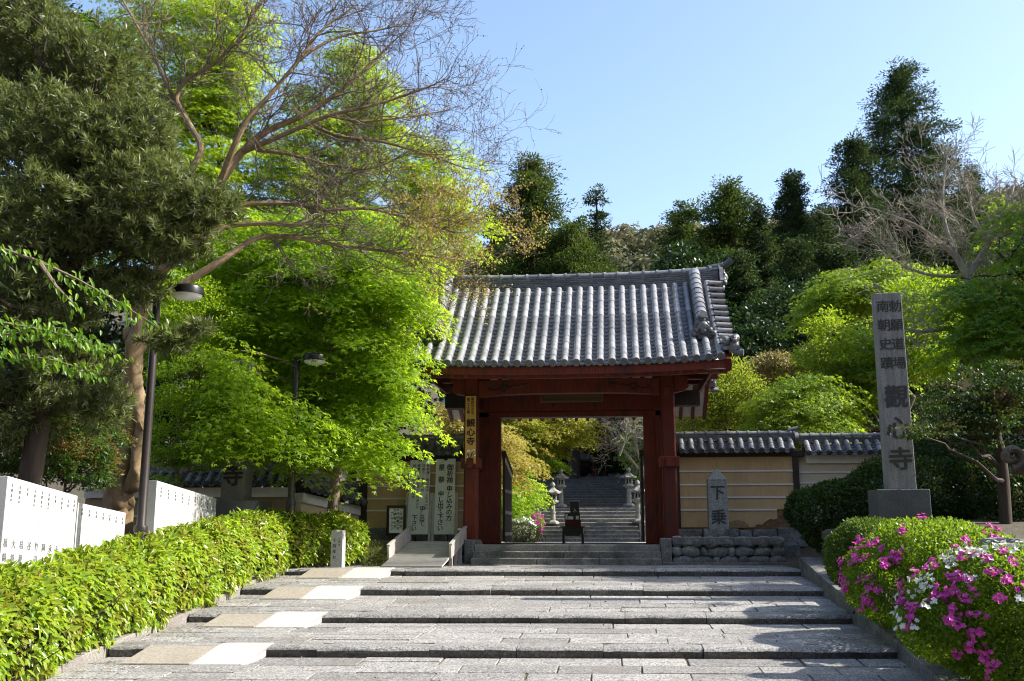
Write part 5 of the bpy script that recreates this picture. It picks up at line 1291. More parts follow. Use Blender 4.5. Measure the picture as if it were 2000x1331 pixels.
SP = [(1760, 1139), (1766, 1154), (1751, 1175), (1742, 1181), (1769, 1172), (1775, 1186), (1793, 1179), (1784, 1202), (1772, 1220), (1808, 1112), (1787, 1118), (1820, 1094), (1805, 1090), (1862, 1124), (1871, 1122), (1937, 1122), (1892, 1137), (1880, 1094), (1934, 1092), (1961, 1079), (1967, 1133), (1997, 1148), (1826, 1157), (1853, 1154), (1838, 1167), (1862, 1160), (1880, 1166), (1898, 1157), (1862, 1181), (1877, 1193), (1907, 1199), (1850, 1217), (1886, 1226), (1904, 1232), (1895, 1238), (1910, 1241), (1874, 1280), (1895, 1268), (1910, 1271), (1928, 1274), (1922, 1292), (1940, 1298), (1928, 1307), (1912, 1083), (1980, 1098), (1830, 1110), (1950, 1180)]
SW = [(1892, 1073), (1907, 1076), (1916, 1070), (1880, 1079), (1940, 1061), (1979, 1064), (1991, 1066), (1968, 1073), (1928, 1088), (1850, 1079), (1847, 1091), (1799, 1100), (1781, 1115), (1799, 1130), (1823, 1130), (1811, 1143), (1802, 1136), (1745, 1157), (1895, 1142), (1985, 1164), (1758, 1214), (1787, 1223), (1811, 1184), (1785, 1160), (1748, 1193), (1850, 1113), (1900, 1084), (1955, 1070)]
azalea('front azalea covered in white and magenta blossoms at the right edge', B2, 66000, L_AZA, -1.0, [(SP, BP), (SW, BW)], 32, L=.062, W=.027)
B3 = [(np.array([4.35, 18.3, .48]), np.array([.78, .85, .60])), (np.array([3.95, 18.0, .3]), np.array([.45, .5, .42]))]
azalea('dark green clipped bush between kerb and the yellow green azalea', B3, 26000, leaf('olive azalea leaves', (.04, .085, .012), (.08, .13, .018), (.17, .27, .02), .35), -.5, [], 33, L=.055, W=.026)
BM = [(np.array([6.6, 23.3, 1.3]), np.array([1.9, 1.5, 1.25])), (np.array([5.0, 23.6, 1.15]), np.array([1.0, 1.1, .85])), (np.array([8.2, 22.8, 1.5]), np.array([1.6, 1.4, 1.2])), (np.array([4.45, 24.4, 1.35]), np.array([.55, .7, .5])), (np.array([7.5, 24.0, 2.1]), np.array([1.3, 1.2, 1.0])), (np.array([9.2, 23.6, 2.3]), np.array([1.4, 1.2, 1.5]))]
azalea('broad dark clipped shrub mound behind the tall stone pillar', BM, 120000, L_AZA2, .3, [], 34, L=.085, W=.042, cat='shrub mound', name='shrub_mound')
# earth bank and roots below the mound
b = MB(); q = random.Random(4)
for i in range(34): b.stone((q.uniform(4.55, 6.4), q.uniform(22.0, 23.0), q.uniform(.15, .75)), (q.uniform(.12, .3), .16, q.uniform(.12, .32)), seed=i, rough=.3, boxy=.3)
tag(b.build('earth_bank', granite('bank earth', (.12, .09, .065), (.05, .04, .03), (.05, .055, .025), .6, 14, .3), smooth=True), 'dark earth bank with stones below the clipped mound', 'bank')
# plants in the courtyard
azalea('round white flowering azalea seen low through the gateway', [(at(1020, 1034, 38.5), np.array([.55, .5, .45]))], 9000, L_AZA, .42, [(lambda p: p[1] < 38.5 and p[2] > .6, 70, BW)], 41)
azalea('small magenta azalea beside the white one in the gateway', [(at(1048, 1022, 39), np.array([.28, .4, .35]))], 4000, L_AZA, .5, [(lambda p: p[1] < 39.2, 34, BP)], 42)
azalea('low olive bush at the foot of the courtyard azaleas', [(at(1015, 1045, 35), np.array([.7, .6, .42]))], 9000, leaf('olive leaves', (.06, .09, .02), (.13, .14, .03), (.2, .22, .03), .35), .42, [], 43, cat='bush', name='low_bush')

# ------------------------------------------------------------------ courtyard beyond the gate
cs = bpy.data.objects.new('stairway', None); COL.objects.link(cs); struct(cs, 'stone stairway climbing from the courtyard to the hall', cat='stairway')
b = MB(); n = 9
for i in range(n):
    b.bb(-3.5, .78, 42+i*.44, 46.2, .40+(i*1.47/n), .45+(i+1)*1.47/n)
    b.m[-4] = 1  # front faces take a darker stone, shade put into the riser colour
b.build('lower_flight', [granite('stair stone', (.34, .315, .285), (.19, .175, .16), (.09, .083, .075), .5, 9, 0), granite('shade toned stair riser', (.2, .19, .175), (.09, .085, .08), (.04, .038, .035), .7, 12, 0)], cs, bevel=.035)
b = MB(); b.bb(-9, 7, 46.0, 58, .5, 1.915); n = 13
for i in range(n): b.bb(-3.35, .5, 49+i*.6, 58, 1.86+i*1.98/n, 1.92+(i+1)*1.98/n)
b.build('upper_flight', granite('shade toned upper stairs', (.13, .125, .12), (.06, .058, .055), (.03, .03, .028), .6, 14, 0), cs, bevel=.03)  # upper flight: its shade is put into the dark stone colour
b = MB()
for i in range(6): b.bb(-4.0, -3.52, 41.7+i*.75, 42.4+i*.75, .3, .62+i*.27)
for i in range(6): b.bb(.8, 1.28, 41.7+i*.75, 42.4+i*.75, .3, .62+i*.27)
b.build('side_wall', G_LANT, cs, bevel=.02)
b = MB(); b.bb(-14, 12, 57, 80, 1, 3.88); struct(b.build('terrace', G_OLD), 'upper terrace in front of the main hall')

def lantern(name, label, loc, sc=1.0, n=6, round_=False, group=None):
    t = thing(name, label, 'stone lantern', loc, group); x, y, z = loc; s = sc
    b = MB(); b.lathe([(.30*s, 0), (.30*s, .07*s), (.24*s, .14*s), (.15*s, .17*s)], loc, 24 if round_ else n); b.build('base', G_LANT, t, bevel=.008)
    b = MB(); b.lathe([(.125*s, .16*s), (.11*s, .5*s), (.105*s, .9*s)], loc, 18); b.lathe([(.13*s, .48*s), (.14*s, .52*s), (.13*s, .56*s)], loc, 18); b.build('shaft', G_LANT, t, smooth=True)
    b = MB(); b.lathe([(.12*s, .9*s), (.25*s, .98*s), (.27*s, 1.0*s), (.27*s, 1.08*s), (.2*s, 1.09*s)], loc, n); b.build('platform', G_LANT, t, bevel=.006)
    b = MB()
    for k in range(n):
        a = 2*math.pi*(k+.5)/n; b.box((x+.155*s*math.cos(a), y+.155*s*math.sin(a), z+1.235*s), (.07*s, .05*s, .29*s), rz=a)
    b.lathe([(.17*s, 1.09*s), (.17*s, 1.13*s)], loc, n); b.lathe([(.18*s, 1.34*s), (.18*s, 1.39*s)], loc, n); fb = b.build('fire_box', G_LANT, t)
    b = MB(); b.lathe([(.11*s, 1.12*s), (.11*s, 1.36*s)], loc, n); b.build('dark_core', BLACK, fb)
    b = MB(); m = n*4; prof = [(.40, 1.39, .05), (.41, 1.43, .07), (.30, 1.50, .02), (.19, 1.58, 0), (.10, 1.66, 0)]; vs = []; fs = []
    for r, h, lift in prof:
        for j in range(m):
            a = 2*math.pi*j/m; k = (j % 4)/4; cf = math.cos(math.pi/n)/math.cos((k-.5)*2*math.pi/n) if True else 1
            cor = abs(k-.5)*2; vs.append((x+r*s*cf*math.cos(a), y+r*s*cf*math.sin(a), z+(h+lift*cor**2)*s))
    for i in range(len(prof)-1):
        for j in range(m): fs.append((i*m+j, i*m+(j+1) % m, (i+1)*m+(j+1) % m, (i+1)*m+j))
    fs.append(tuple(range(m))[::-1]); fs.append(tuple((len(prof)-1)*m+j for j in range(m))); b.add(vs, fs); b.build('roof', G_LANT, t, smooth=True, angle=35)
    b = MB(); b.lathe([(.08*s, 1.65*s), (.12*s, 1.68*s), (.07*s, 1.71*s), (.12*s, 1.77*s), (.115*s, 1.84*s), (.06*s, 1.91*s), (.01*s, 1.95*s)], loc, 16); b.build('finial', G_LANT, t, smooth=True)
    return t
G4 = 'stone lanterns beside the courtyard stairs'
la = lantern('stone_lantern', 'nearer left stone lantern beside the lower courtyard stairs', Vector(at(1080, 1024, 43.6)), .93, group=G4)
for lb_, p, Y in (('farther left stone lantern at the head of the lower stairs', (1096, 991), 46.6), ('farther right stone lantern at the head of the lower stairs', (1229, 990), 46.6), ('right stone lantern half hidden by the gate door', (1247, 1021), 43.6)):
    copy_thing(la, lb_, loc=Vector(at(*p, Y)), group=G4)
# large lantern cut off at the right edge: roof with curled corners
bl_ = thing('stone_lantern', 'large weathered stone lantern with curled roof corners cut off at the right edge', 'stone lantern', (6.15, 14.2, -1.05))
b = MB(); c = Vector((6.15, 14.2, -.15))
rf = [(.62, 1.78), (.74, 1.80), (.76, 1.90), (.5, 2.08), (.3, 2.3), (.16, 2.45)]
b.lathe(rf, c, 6, rot=R(180)); b.build('roof', G_BROWN, bl_, bevel=.03)
for k in range(6):
    b = MB(); a = R(180)+k*math.pi/3; d = Vector((math.cos(a), math.sin(a), 0)); sp_ = []
    for t_ in np.linspace(0, 7.5, 26):
        r = .155*(1-t_/9.5); sp_.append(c+d*(.86-.0+r*math.sin(t_+math.pi))+Vector((0, 0, 1.99+r*-math.cos(t_+.0))))
    b.tube([c+d*.45+Vector((0, 0, 1.86)), c+d*.7+Vector((0, 0, 1.82))]+sp_, [.07]*2+[.075-.0018*i for i in range(26)], n=8)
    for w_ in (-.06, .06):
        sd = Vector((-d.y, d.x, 0)); b.tube([p+sd*w_ for p in sp_], [.05-.001*i for i in range(26)], n=6)
    b.build('curled_corner', G_BROWN, bl_, smooth=True)
b = MB(); b.lathe([(.36, -.9), (.5, -.88), (.5, -.65), (.3, -.55), (.2, -.5), (.17, .2), (.17, .75), (.3, .82)], c, 24); b.build('shaft', G_LANT, bl_, smooth=True, angle=30)
b = MB(); b.lathe([(.3, .82), (.56, .95), (.6, 1.0), (.6, 1.16), (.4, 1.18)], c, 6, rot=R(180)); b.build('platform', G_BROWN, bl_, bevel=.02)
b = MB(); b.lathe([(.32, 1.18), (.32, 1.78)], c, 6, rot=R(180)); b.build('fire_box', G_LANT, bl_, bevel=.02)
b = MB(); b.lathe([(.14, 2.44), (.2, 2.5), (.12, 2.56), (.2, 2.66), (.18, 2.8), (.02, 2.98)], c, 18); b.build('finial', G_LANT, bl_, smooth=True)
b = MB(); b.box((5.6, 13.9, -1.0), (1.6, 1.4, .5)); b.stone((5.5, 15.0, .35), (.5, .4, .4), seed=3); tag(b.build('footing_rock', G_OLD, bevel=.03), 'rough stone footing under the large lantern at the right edge', 'stone')

# incense pavilion and main hall
ip = thing('incense_pavilion', 'small black roofed incense burner shelter at the top of the stairs', 'pavilion', (-2.2, 59.6, 3.88))
b = MB(); vs = []; fs = []; m = 24; prof = [(1.05, 5.02), (1.06, 5.08), (.62, 5.30), (.25, 5.44), (.08, 5.50)]
for r, h in prof:
    for j in range(m):
        a = 2*math.pi*j/m; q_ = max(abs(math.cos(a)), abs(math.sin(a))); vs.append((-2.2+r*math.cos(a)/q_*.82, 59.6+r*math.sin(a)/q_*.82, h+(.08*(1/q_-1) if r > .9 else 0)))
for i in range(len(prof)-1):
    for j in range(m): fs.append((i*m+j, i*m+(j+1) % m, (i+1)*m+(j+1) % m, (i+1)*m+j))
fs.append(tuple(range(m))[::-1]); fs.append(tuple((len(prof)-1)*m+j for j in range(m))); b.add(vs, fs); b.build('roof', plain('black sheet roof', (.10, .10, .105), .4), ip, smooth=True, angle=30)
b = MB(); b.lathe([(.1, 5.48), (.13, 5.56), (.06, 5.64), (.01, 5.82)], (-2.2, 59.6, 0), 12); b.build('finial', plain('gilt', (.6, .42, .12), .35, .6), ip, smooth=True)
for dx in (-.7, .7):
    for dy in (-.7, .7): b = MB(); b.bb(-2.2+dx-.05, -2.2+dx+.05, 59.6+dy-.05, 59.6+dy+.05, 3.88, 5.05); b.build('post', RED, ip)
b = MB(); b.lathe([(.3, 3.88), (.2, 4.05), (.38, 4.25), (.42, 4.5), (.3, 4.52)], (-2.2, 59.6, 0), 20); b.build('burner', BLACKM, ip, smooth=True)
mh = thing('main_hall', 'red temple hall with a tiled roof glimpsed above the stairs through the gate', 'temple hall', (-1.4, 67, 3.88))
b = MB(); b.bb(-10, 7.5, 64, 74, 3.88, 4.5); b.build('platform', G_OLD, mh)
b = MB(); b.bb(-9, 6.5, 66.2, 66.5, 4.5, 8.4); b.build('wall', DARKWOOD, mh)
for k in range(7):
    b = MB(); b.tube([(-8.6+k*2.42, 65.6, 4.5), (-8.6+k*2.42, 65.6, 8.2)], .17, n=12); b.build('pillar', RED, mh, smooth=True)
b = MB(); b.bb(-9.2, 6.7, 65.4, 65.8, 7.6, 7.95); b.bb(-9.2, 6.7, 65.4, 65.8, 8.2, 8.5); b.bb(-9.2, 6.7, 65.45, 65.75, 5.1, 5.25); b.build('beam', RED, mh)
for k in range(6):
    if k in (2,): continue
    x = -8.6+k*2.42+.5; b = MB(); b.bb(x, x+1.4, 66.1, 66.2, 5.3, 7.2); wo = b.build('window', PAPER, mh)
    b = MB()
    for q in range(5): b.bb(x+.1+q*.28, x+.18+q*.28, 66.04, 66.1, 5.25, 7.25)
    for z in (5.3, 5.9, 6.5, 7.1): b.bb(x, x+1.4, 66.05, 66.095, z, z+.08)
    b.build('lattice', RED, wo)
b = MB(); cpm = MB()
def hz(t): return 8.1+5.2*t**1.25
for i in range(10):
    t0, t1 = i/10, (i+1)/10; b.add([(-12, 62.8+8*t0, hz(t0)), (9.3, 62.8+8*t0, hz(t0)), (9.3, 62.8+8*t1, hz(t1)), (-12, 62.8+8*t1, hz(t1))], [(0, 1, 2, 3)])
b.add([(-12, 62.8, 8.0), (9.3, 62.8, 8.0), (9.3, 66.5, 8.6), (-12, 66.5, 8.6)], [(0, 1, 2, 3)]); b.add([(-12, 70.8, 13.3), (9.3, 70.8, 13.3), (9.3, 79, 8.1), (-12, 79, 8.1)], [(0, 1, 2, 3)])
ro = b.build('roof', TILED, mh)
for k in range(64): x = -11.9+k*.335; cpm.tube([(x, 62.8+8*t, hz(t)+.05) for t in np.linspace(0, 1, 7)], .1, n=6)
cpm.build('cap_tiles', TILE, ro, smooth=True)
# white walled gatehouse corner behind the right trees
gh = thing('outbuilding', 'pale walled building with a tiled roof half hidden behind the right trees', 'building', (11.0, 27, 1.5))
b = MB(); b.bb(9.5, 13.5, 26.6, 29, 1.0, 5.0); b.build('wall', OCHRE, gh)
b = MB(); bands(b, 9.5, 13.5, 26.6, (3.5, 4.0, 4.5)); b.bb(9.42, 9.62, 26.52, 26.7, 1.2, 5.0); b.bb(9.42, 13.5, 26.5, 26.7, 3.0, 3.3); b.build('white_band', WHITEPL, gh)
tiled_coping(gh, (13.6, 27.3, 5.75), (9.2, 27.3, 5.75), 5.7, half=1.0, drop=.65)
ol = thing('outbuilding', 'small dark roofed hut peeping out just left of the tall stone pillar', 'building', (8.3, 33.5, 1.8))
b = MB(); b.bb(8.1, 9.1, 33.2, 34.8, 1.5, 4.2); b.build('wall', REDDARK, ol)
tiled_coping(ol, (9.2, 34, 5.0), (7.9, 34, 5.0), 5, half=1.3, drop=.9)

# ------------------------------------------------------------------ trees seen through and beside the gate
g = np.random.default_rng(51)
def garden(name, label, ells, base, crown, mat, bark=BARKG, r=.1, lim=18, cat='tree', group=None):
    E_ = [ell(*a) for a in ells]; b_ = np.array(base, float); b_[2] = gz(b_[0], b_[1])-.1
    return tree(name, label, cat, b_, simple_trunk(E_, b_, g), list(np.linspace(r, r*.25, 7)), crown(E_), mat, bark, group, g, lim, r0=r*.5)
mp = lambda n, L=.11, d=52, R_=(.5, .95): (lambda E_: maple_crown(E_, n, g, R=R_, dens=d, L=L))
cc_ = lambda n, rc=(.35, .65), per=50, L=.14, W=.07: (lambda E_: clump_crown(E_, n, g, rc, per, L, W))
garden('maple_tree', 'golden yellow maple hanging over the courtyard stairs seen through the gate', [(1085, 825, 47, 66, 34, 1.5), (1010, 850, 46, 45, 60, 1.6), (1050, 872, 47, 45, 14, .9), (1122, 852, 47, 30, 10, .8)], (-5.6, 47, 0), mp(300, .13, 42), L_YMAPLE)
garden('maple_tree', 'bronze leaved maple behind the left gate post', [(995, 900, 39, 35, 50, 1.0), (960, 880, 38, 50, 60, 1.2), (890, 820, 38, 60, 30, 1.0)], (-6.2, 38.5, 0), mp(170, .11, 48), leaf('bronze maple', (.22, .19, .035), (.32, .25, .05), (.46, .40, .05), .4))
garden('maple_tree', 'fresh green maple low above the courtyard lanterns on the left', [(1022, 960, 43, 26, 32, .9), (1072, 905, 49, 26, 10, .5), (1000, 990, 42, 26, 40, .8)], (-5.6, 43, 0), mp(170, .11, 52, (.4, .7)), L_MAPLE)
garden('leafy_tree', 'green tree at the right side of the courtyard stairs', [(1245, 880, 51, 30, 50, 1.3), (1262, 840, 51, 30, 45, 1.3), (1258, 925, 50.5, 14, 22, .7)], (2.4, 51, 0), cc_(200, (.3, .6), 50, .13, .07), L_SHRUB)
def bare(name, label, base, mains, mat, g, sub=1.2, r=.1, depth=3, per=2, up=.05):
    bs = np.array(base, float); t = thing(name, label, 'tree', bs); b = MB(); b2 = MB()
    for pts, r0, r1 in mains:
        Q = polylimb(b, pts, r0, r1); m = len(Q)
        for k in range(int(m*.3), m):
            for _ in range(per): twigs(b2, Q[k], unit(Q[min(k+1, m-1)]-Q[k-1])+g.normal(size=3)*.6+np.array([0, 0, .15]), g.uniform(.6, 1.2)*sub, min(r0+(r1-r0)*k/m, .02)*.6, depth, g, .2, up, .006)
    b.tube([bs, at(*mains[0][0][0])], [mains[0][1]*1.25, mains[0][1]], n=10); b.build('trunk', mat, t, smooth=True, fix=False); b2.build('twigs', mat, t, fix=False); return t
p = at(1268, 990, 48); bare('bare_tree', 'grey bare tree tangled above the right courtyard lantern', (p[0], 48, 1.6), [([(1262, 935, 48), (1226, 890, 47.5), (1196, 850, 47), (1180, 825, 47)], .08, .02), ([(1262, 935, 48), (1240, 870, 47.5), (1240, 820, 45.5), (1230, 780, 46)], .08, .02), ([(1210, 890, 45), (1225, 850, 44.6), (1215, 810, 44.5)], .05, .015)], BARKW, g, .9, depth=3)
# right of the gate
garden('leafy_tree', 'airy yellow green tree just right of the gate eaves', [(1400, 770, 35, 75, 60, 1.6), (1350, 825, 34.5, 45, 30, 1.2), (1455, 800, 34.5, 50, 45, 1.3)], (4.6, 35.3, 0), cc_(330, (.35, .65), 48, .12, .06), leaf('yellow green leaves', (.10, .16, .015), (.18, .22, .03), (.36, .44, .03), .45, alt=(.26, .2, .04), alt_amt=.5, clump=.8))
garden('maple_tree', 'rounded lime maple above the middle of the right wall', [(1570, 800, 31.5, 75, 55, 1.5), (1520, 830, 31.3, 45, 30, 1), (1610, 840, 31.2, 45, 25, 1)], (7.0, 32, 0), mp(230, .10, 58), L_LIME)
garden('maple_tree', 'lime maple half behind the tall stone pillar', [(1660, 770, 34, 60, 75, 1.6), (1700, 700, 34.5, 50, 60, 1.4)], (9.6, 34.6, 0), mp(220, .11, 52), L_LIME)
garden('sapling', 'slender light green sapling with open leaf sprays left of the pillar top', [(1625, 660, 33, 38, 45, .9), (1640, 720, 33, 55, 35, 1.1), (1590, 700, 33, 30, 25, .8)], (8.6, 33.2, 0), cc_(110, (.25, .5), 40, .12, .06), L_LIME, r=.05)
garden('leafy_tree', 'tree with reddish young leaves behind the lime maples', [(1505, 722, 40, 40, 22, 1.3), (1585, 708, 40, 32, 20, 1.2)], (7.8, 41, 0), cc_(190, (.35, .6), 50, .13, .07), leaf('pinkish young leaves', (.16, .13, .05), (.26, .20, .08), (.36, .30, .09), .4, alt=(.14, .18, .03), alt_amt=.7, clump=.7))
garden('maple_tree', 'bright green maple up the slope left of the bare white tree', [(1660, 570, 42, 75, 40, 1.6), (1600, 610, 42, 50, 25, 1.2), (1740, 550, 42, 55, 35, 1.4)], (13.0, 43, 0), mp(240, .13, 42), L_LIME)
garden('leafy_tree', 'green tree behind the upper part of the tall stone pillar', [(1800, 600, 33, 70, 55, 1.5), (1760, 690, 33, 50, 50, 1.3), (1840, 690, 32, 60, 60, 1.3)], (12.6, 33.5, 0), cc_(380, (.35, .6), 50, .12, .06), L_SHRUB)
garden('leafy_tree', 'low dark green thicket between the lime maples and the shaded hill', [(1440, 690, 48, 90, 55, 2), (1560, 640, 50, 110, 70, 2.5), (1700, 640, 48, 90, 80, 2)], (12, 50, 0), cc_(420, (.5, .9), 50, .2, .11), L_DARK)
E7 = [(1945, 600, 25.4, 75, 50, 1.0), (1880, 580, 25.8, 50, 36, .8), (1970, 690, 25.0, 60, 50, .9), (1900, 665, 25.4, 55, 34, .8), (1985, 430, 27, 30, 50, .8), (2050, 560, 25.6, 70, 150, 1.2)]
garden('cherry_tree', 'leafy green cherry filling the right edge above the stone lantern', E7, (13.2, 26, 0), mp(250, .12, 42, (.4, .75)), leaf('cherry canopy leaves', (.06, .15, .014), (.13, .25, .02), (.40, .60, .025), .48), BARKD, .12, 34)
E8 = [ell(*a) for a in [(1885, 765, 20.8, 62, 50, .7), (1862, 830, 20.6, 48, 28, .5), (1930, 825, 20.7, 50, 45, .6), (1968, 760, 20.9, 50, 60, .7), (1788, 848, 19.3, 24, 12, .25), (1830, 845, 20.2, 30, 16, .3)]]; E8 = [(c, r*np.array([.9, .8, .8])) for c, r in E8]
b8 = at(1962, 1000, 21.0); b8[2] = gz(b8[0], 21.0)-.1
tree('maple_tree', 'shaded dark green maple whose twigs cross the right edge of the tall pillar', 'tree', b8, [b8, at(1960, 940, 21), at(1954, 880, 21), at(1940, 835, 20.9), at(1915, 800, 20.8), at(1890, 770, 20.8)], [.12, .11, .1, .085, .06, .035],
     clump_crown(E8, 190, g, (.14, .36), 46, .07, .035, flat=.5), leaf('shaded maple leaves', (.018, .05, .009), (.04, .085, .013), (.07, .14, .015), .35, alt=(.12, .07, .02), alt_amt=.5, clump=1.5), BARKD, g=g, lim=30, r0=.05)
pb_ = at(1905, 760, 27)
bare('bare_tree', 'pale bare branched tree rising behind the tall stone pillar at the right', (pb_[0], 27, 1.2), [([(1905, 700, 27), (1900, 620, 27), (1890, 540, 27), (1868, 500, 27), (1830, 470, 27), (1790, 440, 27), (1740, 420, 27)], .16, .03), ([(1890, 540, 27), (1930, 480, 27.3), (1960, 420, 27.6), (1985, 350, 28)], .11, .025),
     ([(1905, 640, 27), (1960, 600, 26.6), (1975, 520, 26.5), (1990, 450, 26.5)], .11, .03), ([(1868, 500, 27), (1845, 440, 27.3), (1840, 380, 27.6), (1850, 300, 28)], .07, .015), ([(1905, 660, 27), (1860, 640, 26.6), (1800, 650, 26.5), (1760, 640, 26.5)], .09, .02), ([(1930, 480, 27.3), (1900, 420, 27.6), (1890, 370, 28)], .06, .015), ([(1890, 540, 27), (1820, 540, 26.8), (1760, 520, 26.8), (1720, 480, 27)], .06, .012)], BARKW, g, 1.15, depth=3, per=1)
garden('evergreen_tree', 'dark evergreen beside the upper stairs behind the right wall', [(1390, 640, 54, 70, 110, 3.0), (1340, 720, 53, 50, 60, 2.2), (1330, 560, 55, 40, 60, 2.2), (1330, 790, 52, 45, 60, 2.0), (1290, 700, 53, 30, 60, 2)], (8.5, 54, 0), cc_(800, (.6, 1.0), 50, .25, .14), L_DARK, BARKD, .3, 20)
# off to the right, tall trees whose shade falls on the mound and pillar
ESH = [(np.array([13.2, 24.0, 8.4]), np.array([2.0, 1.5, 3.0])), (np.array([14.0, 26.2, 7.6]), np.array([2.0, 2.2, 3.2])), (np.array([15.0, 24.8, 10.8]), np.array([2.2, 2.2, 2.2])), (np.array([12.6, 23.6, 5.4]), np.array([1.5, 1.2, 1.5]))]
tree('evergreen_tree', 'tall evergreen standing beyond the right edge, shading the mound', 'tree', (14.0, 24.8, gz(14, 24.8)-.1), [(14.0, 24.8, gz(14, 24.8)-.1), (13.9, 24.8, 4), (13.9, 24.8, 7), (14, 24.8, 11)], [.25, .22, .17, .08],
     clump_crown(ESH, 1000, g, (.45, .7), 70, .14, .08), L_DARK, BARKD, g=g)

# ------------------------------------------------------------------ cedars and hill woods
def cedar_mesh(seed, h, r, top=.1, rag=.4, mat=L_CEDAR, low=.25, roundy=1.0, dens=1.0):
    """boughs in ragged tiers, each ending in rounded needle clumps"""
    q = np.random.default_rng(seed); Ps, Ds, Ns = [], [], []; tg_ = []
    nb = int((34+h*(1-low)*2.6)*dens); zs = low+(1-low)*(np.arange(nb)+q.random(nb))/nb
    for i in range(nb):
        f = zs[i]; z = h*f; u_ = (f-low)/(1-low); prof = math.sqrt(max(1-u_**2.4, 0)) if roundy >= 1.6 else (1-u_)**(.75/roundy); R_ = r*(top*.5+(1-top*.5)*prof)*(1.22-1.5*rag*q.random()**1.3); R_ = max(R_, .5)
        a = i*2.4+q.normal()*.5; d = np.array([math.cos(a), math.sin(a), 0]); side = np.array([-d[1], d[0], 0]); tg_.append(np.array([0, 0, z])+d*R_*.9+np.array([0, 0, -.10*R_]))
        for k in range(int(2+R_*1.9)):
            t = 1-.75*q.random()**1.3; c = np.array([0, 0, z])+d*R_*t+side*q.normal()*.26*R_*t+np.array([0, 0, q.normal()*.2-.08*R_*t]); rc = q.uniform(.30, .72)*(r/3)**.35; per = int(105*q.uniform(.6, 1.2))
            s_ = sphere(per, q); tt = q.random(per)[:, None]**.4; Ps.append(c+s_*tt*rc*np.array([1, 1, .5])+d*(s_@d)[:, None]*tt*rc*.5); Ds.append(s_+np.array([0, 0, .1])+d*.3+q.normal(size=(per, 3))*.3); Ns.append(s_*.6+np.array([0, 0, .7])+q.normal(size=(per, 3))*.4)
    P, D, Nn = map(np.concatenate, (Ps, Ds, Ns)); n = len(P); V, F = leaf_mesh(P, D, Nn, .185*q.uniform(.6, 1.3, n)*(r/3)**.3, .09, 'r', .2, .1)
    return V, F, tg_
def cedar(label, px, pytop, Y, hw, seed, mat=L_CEDAR, group='cedars behind the gate', **kw):
    top = at(px, pytop, Y); x, y = top[0], top[1]; z0 = gz(x, y)-.3; h = top[2]-z0; r = hw*Y/1944.0
    t = thing('cedar_tree', label, 'tree', (x, y, z0), group); V, F, tg_ = cedar_mesh(seed, h, r, mat=mat, **kw)
    np_mesh('crown', V+np.array([x, y, z0]), F, mat, t)
    b = MB(); b.tube([(x, y, z0), (x+.1, y, z0+h*.4), (x-.05, y, z0+h*.75), (x, y, z0+h*.99)], [h*.018+.1, h*.014+.06, h*.008+.03, .03], n=10)
    for e in tg_: b.tube([(x, y, z0+e[2]+.15*abs(e[0])), (x+e[0]*.5, y+e[1]*.5, z0+e[2]+.1), (x+e[0], y+e[1], z0+e[2])], [.07, .05, .02], n=5, caps=False)
    b.build('trunk', BARKD, t, smooth=True, fix=False); return t
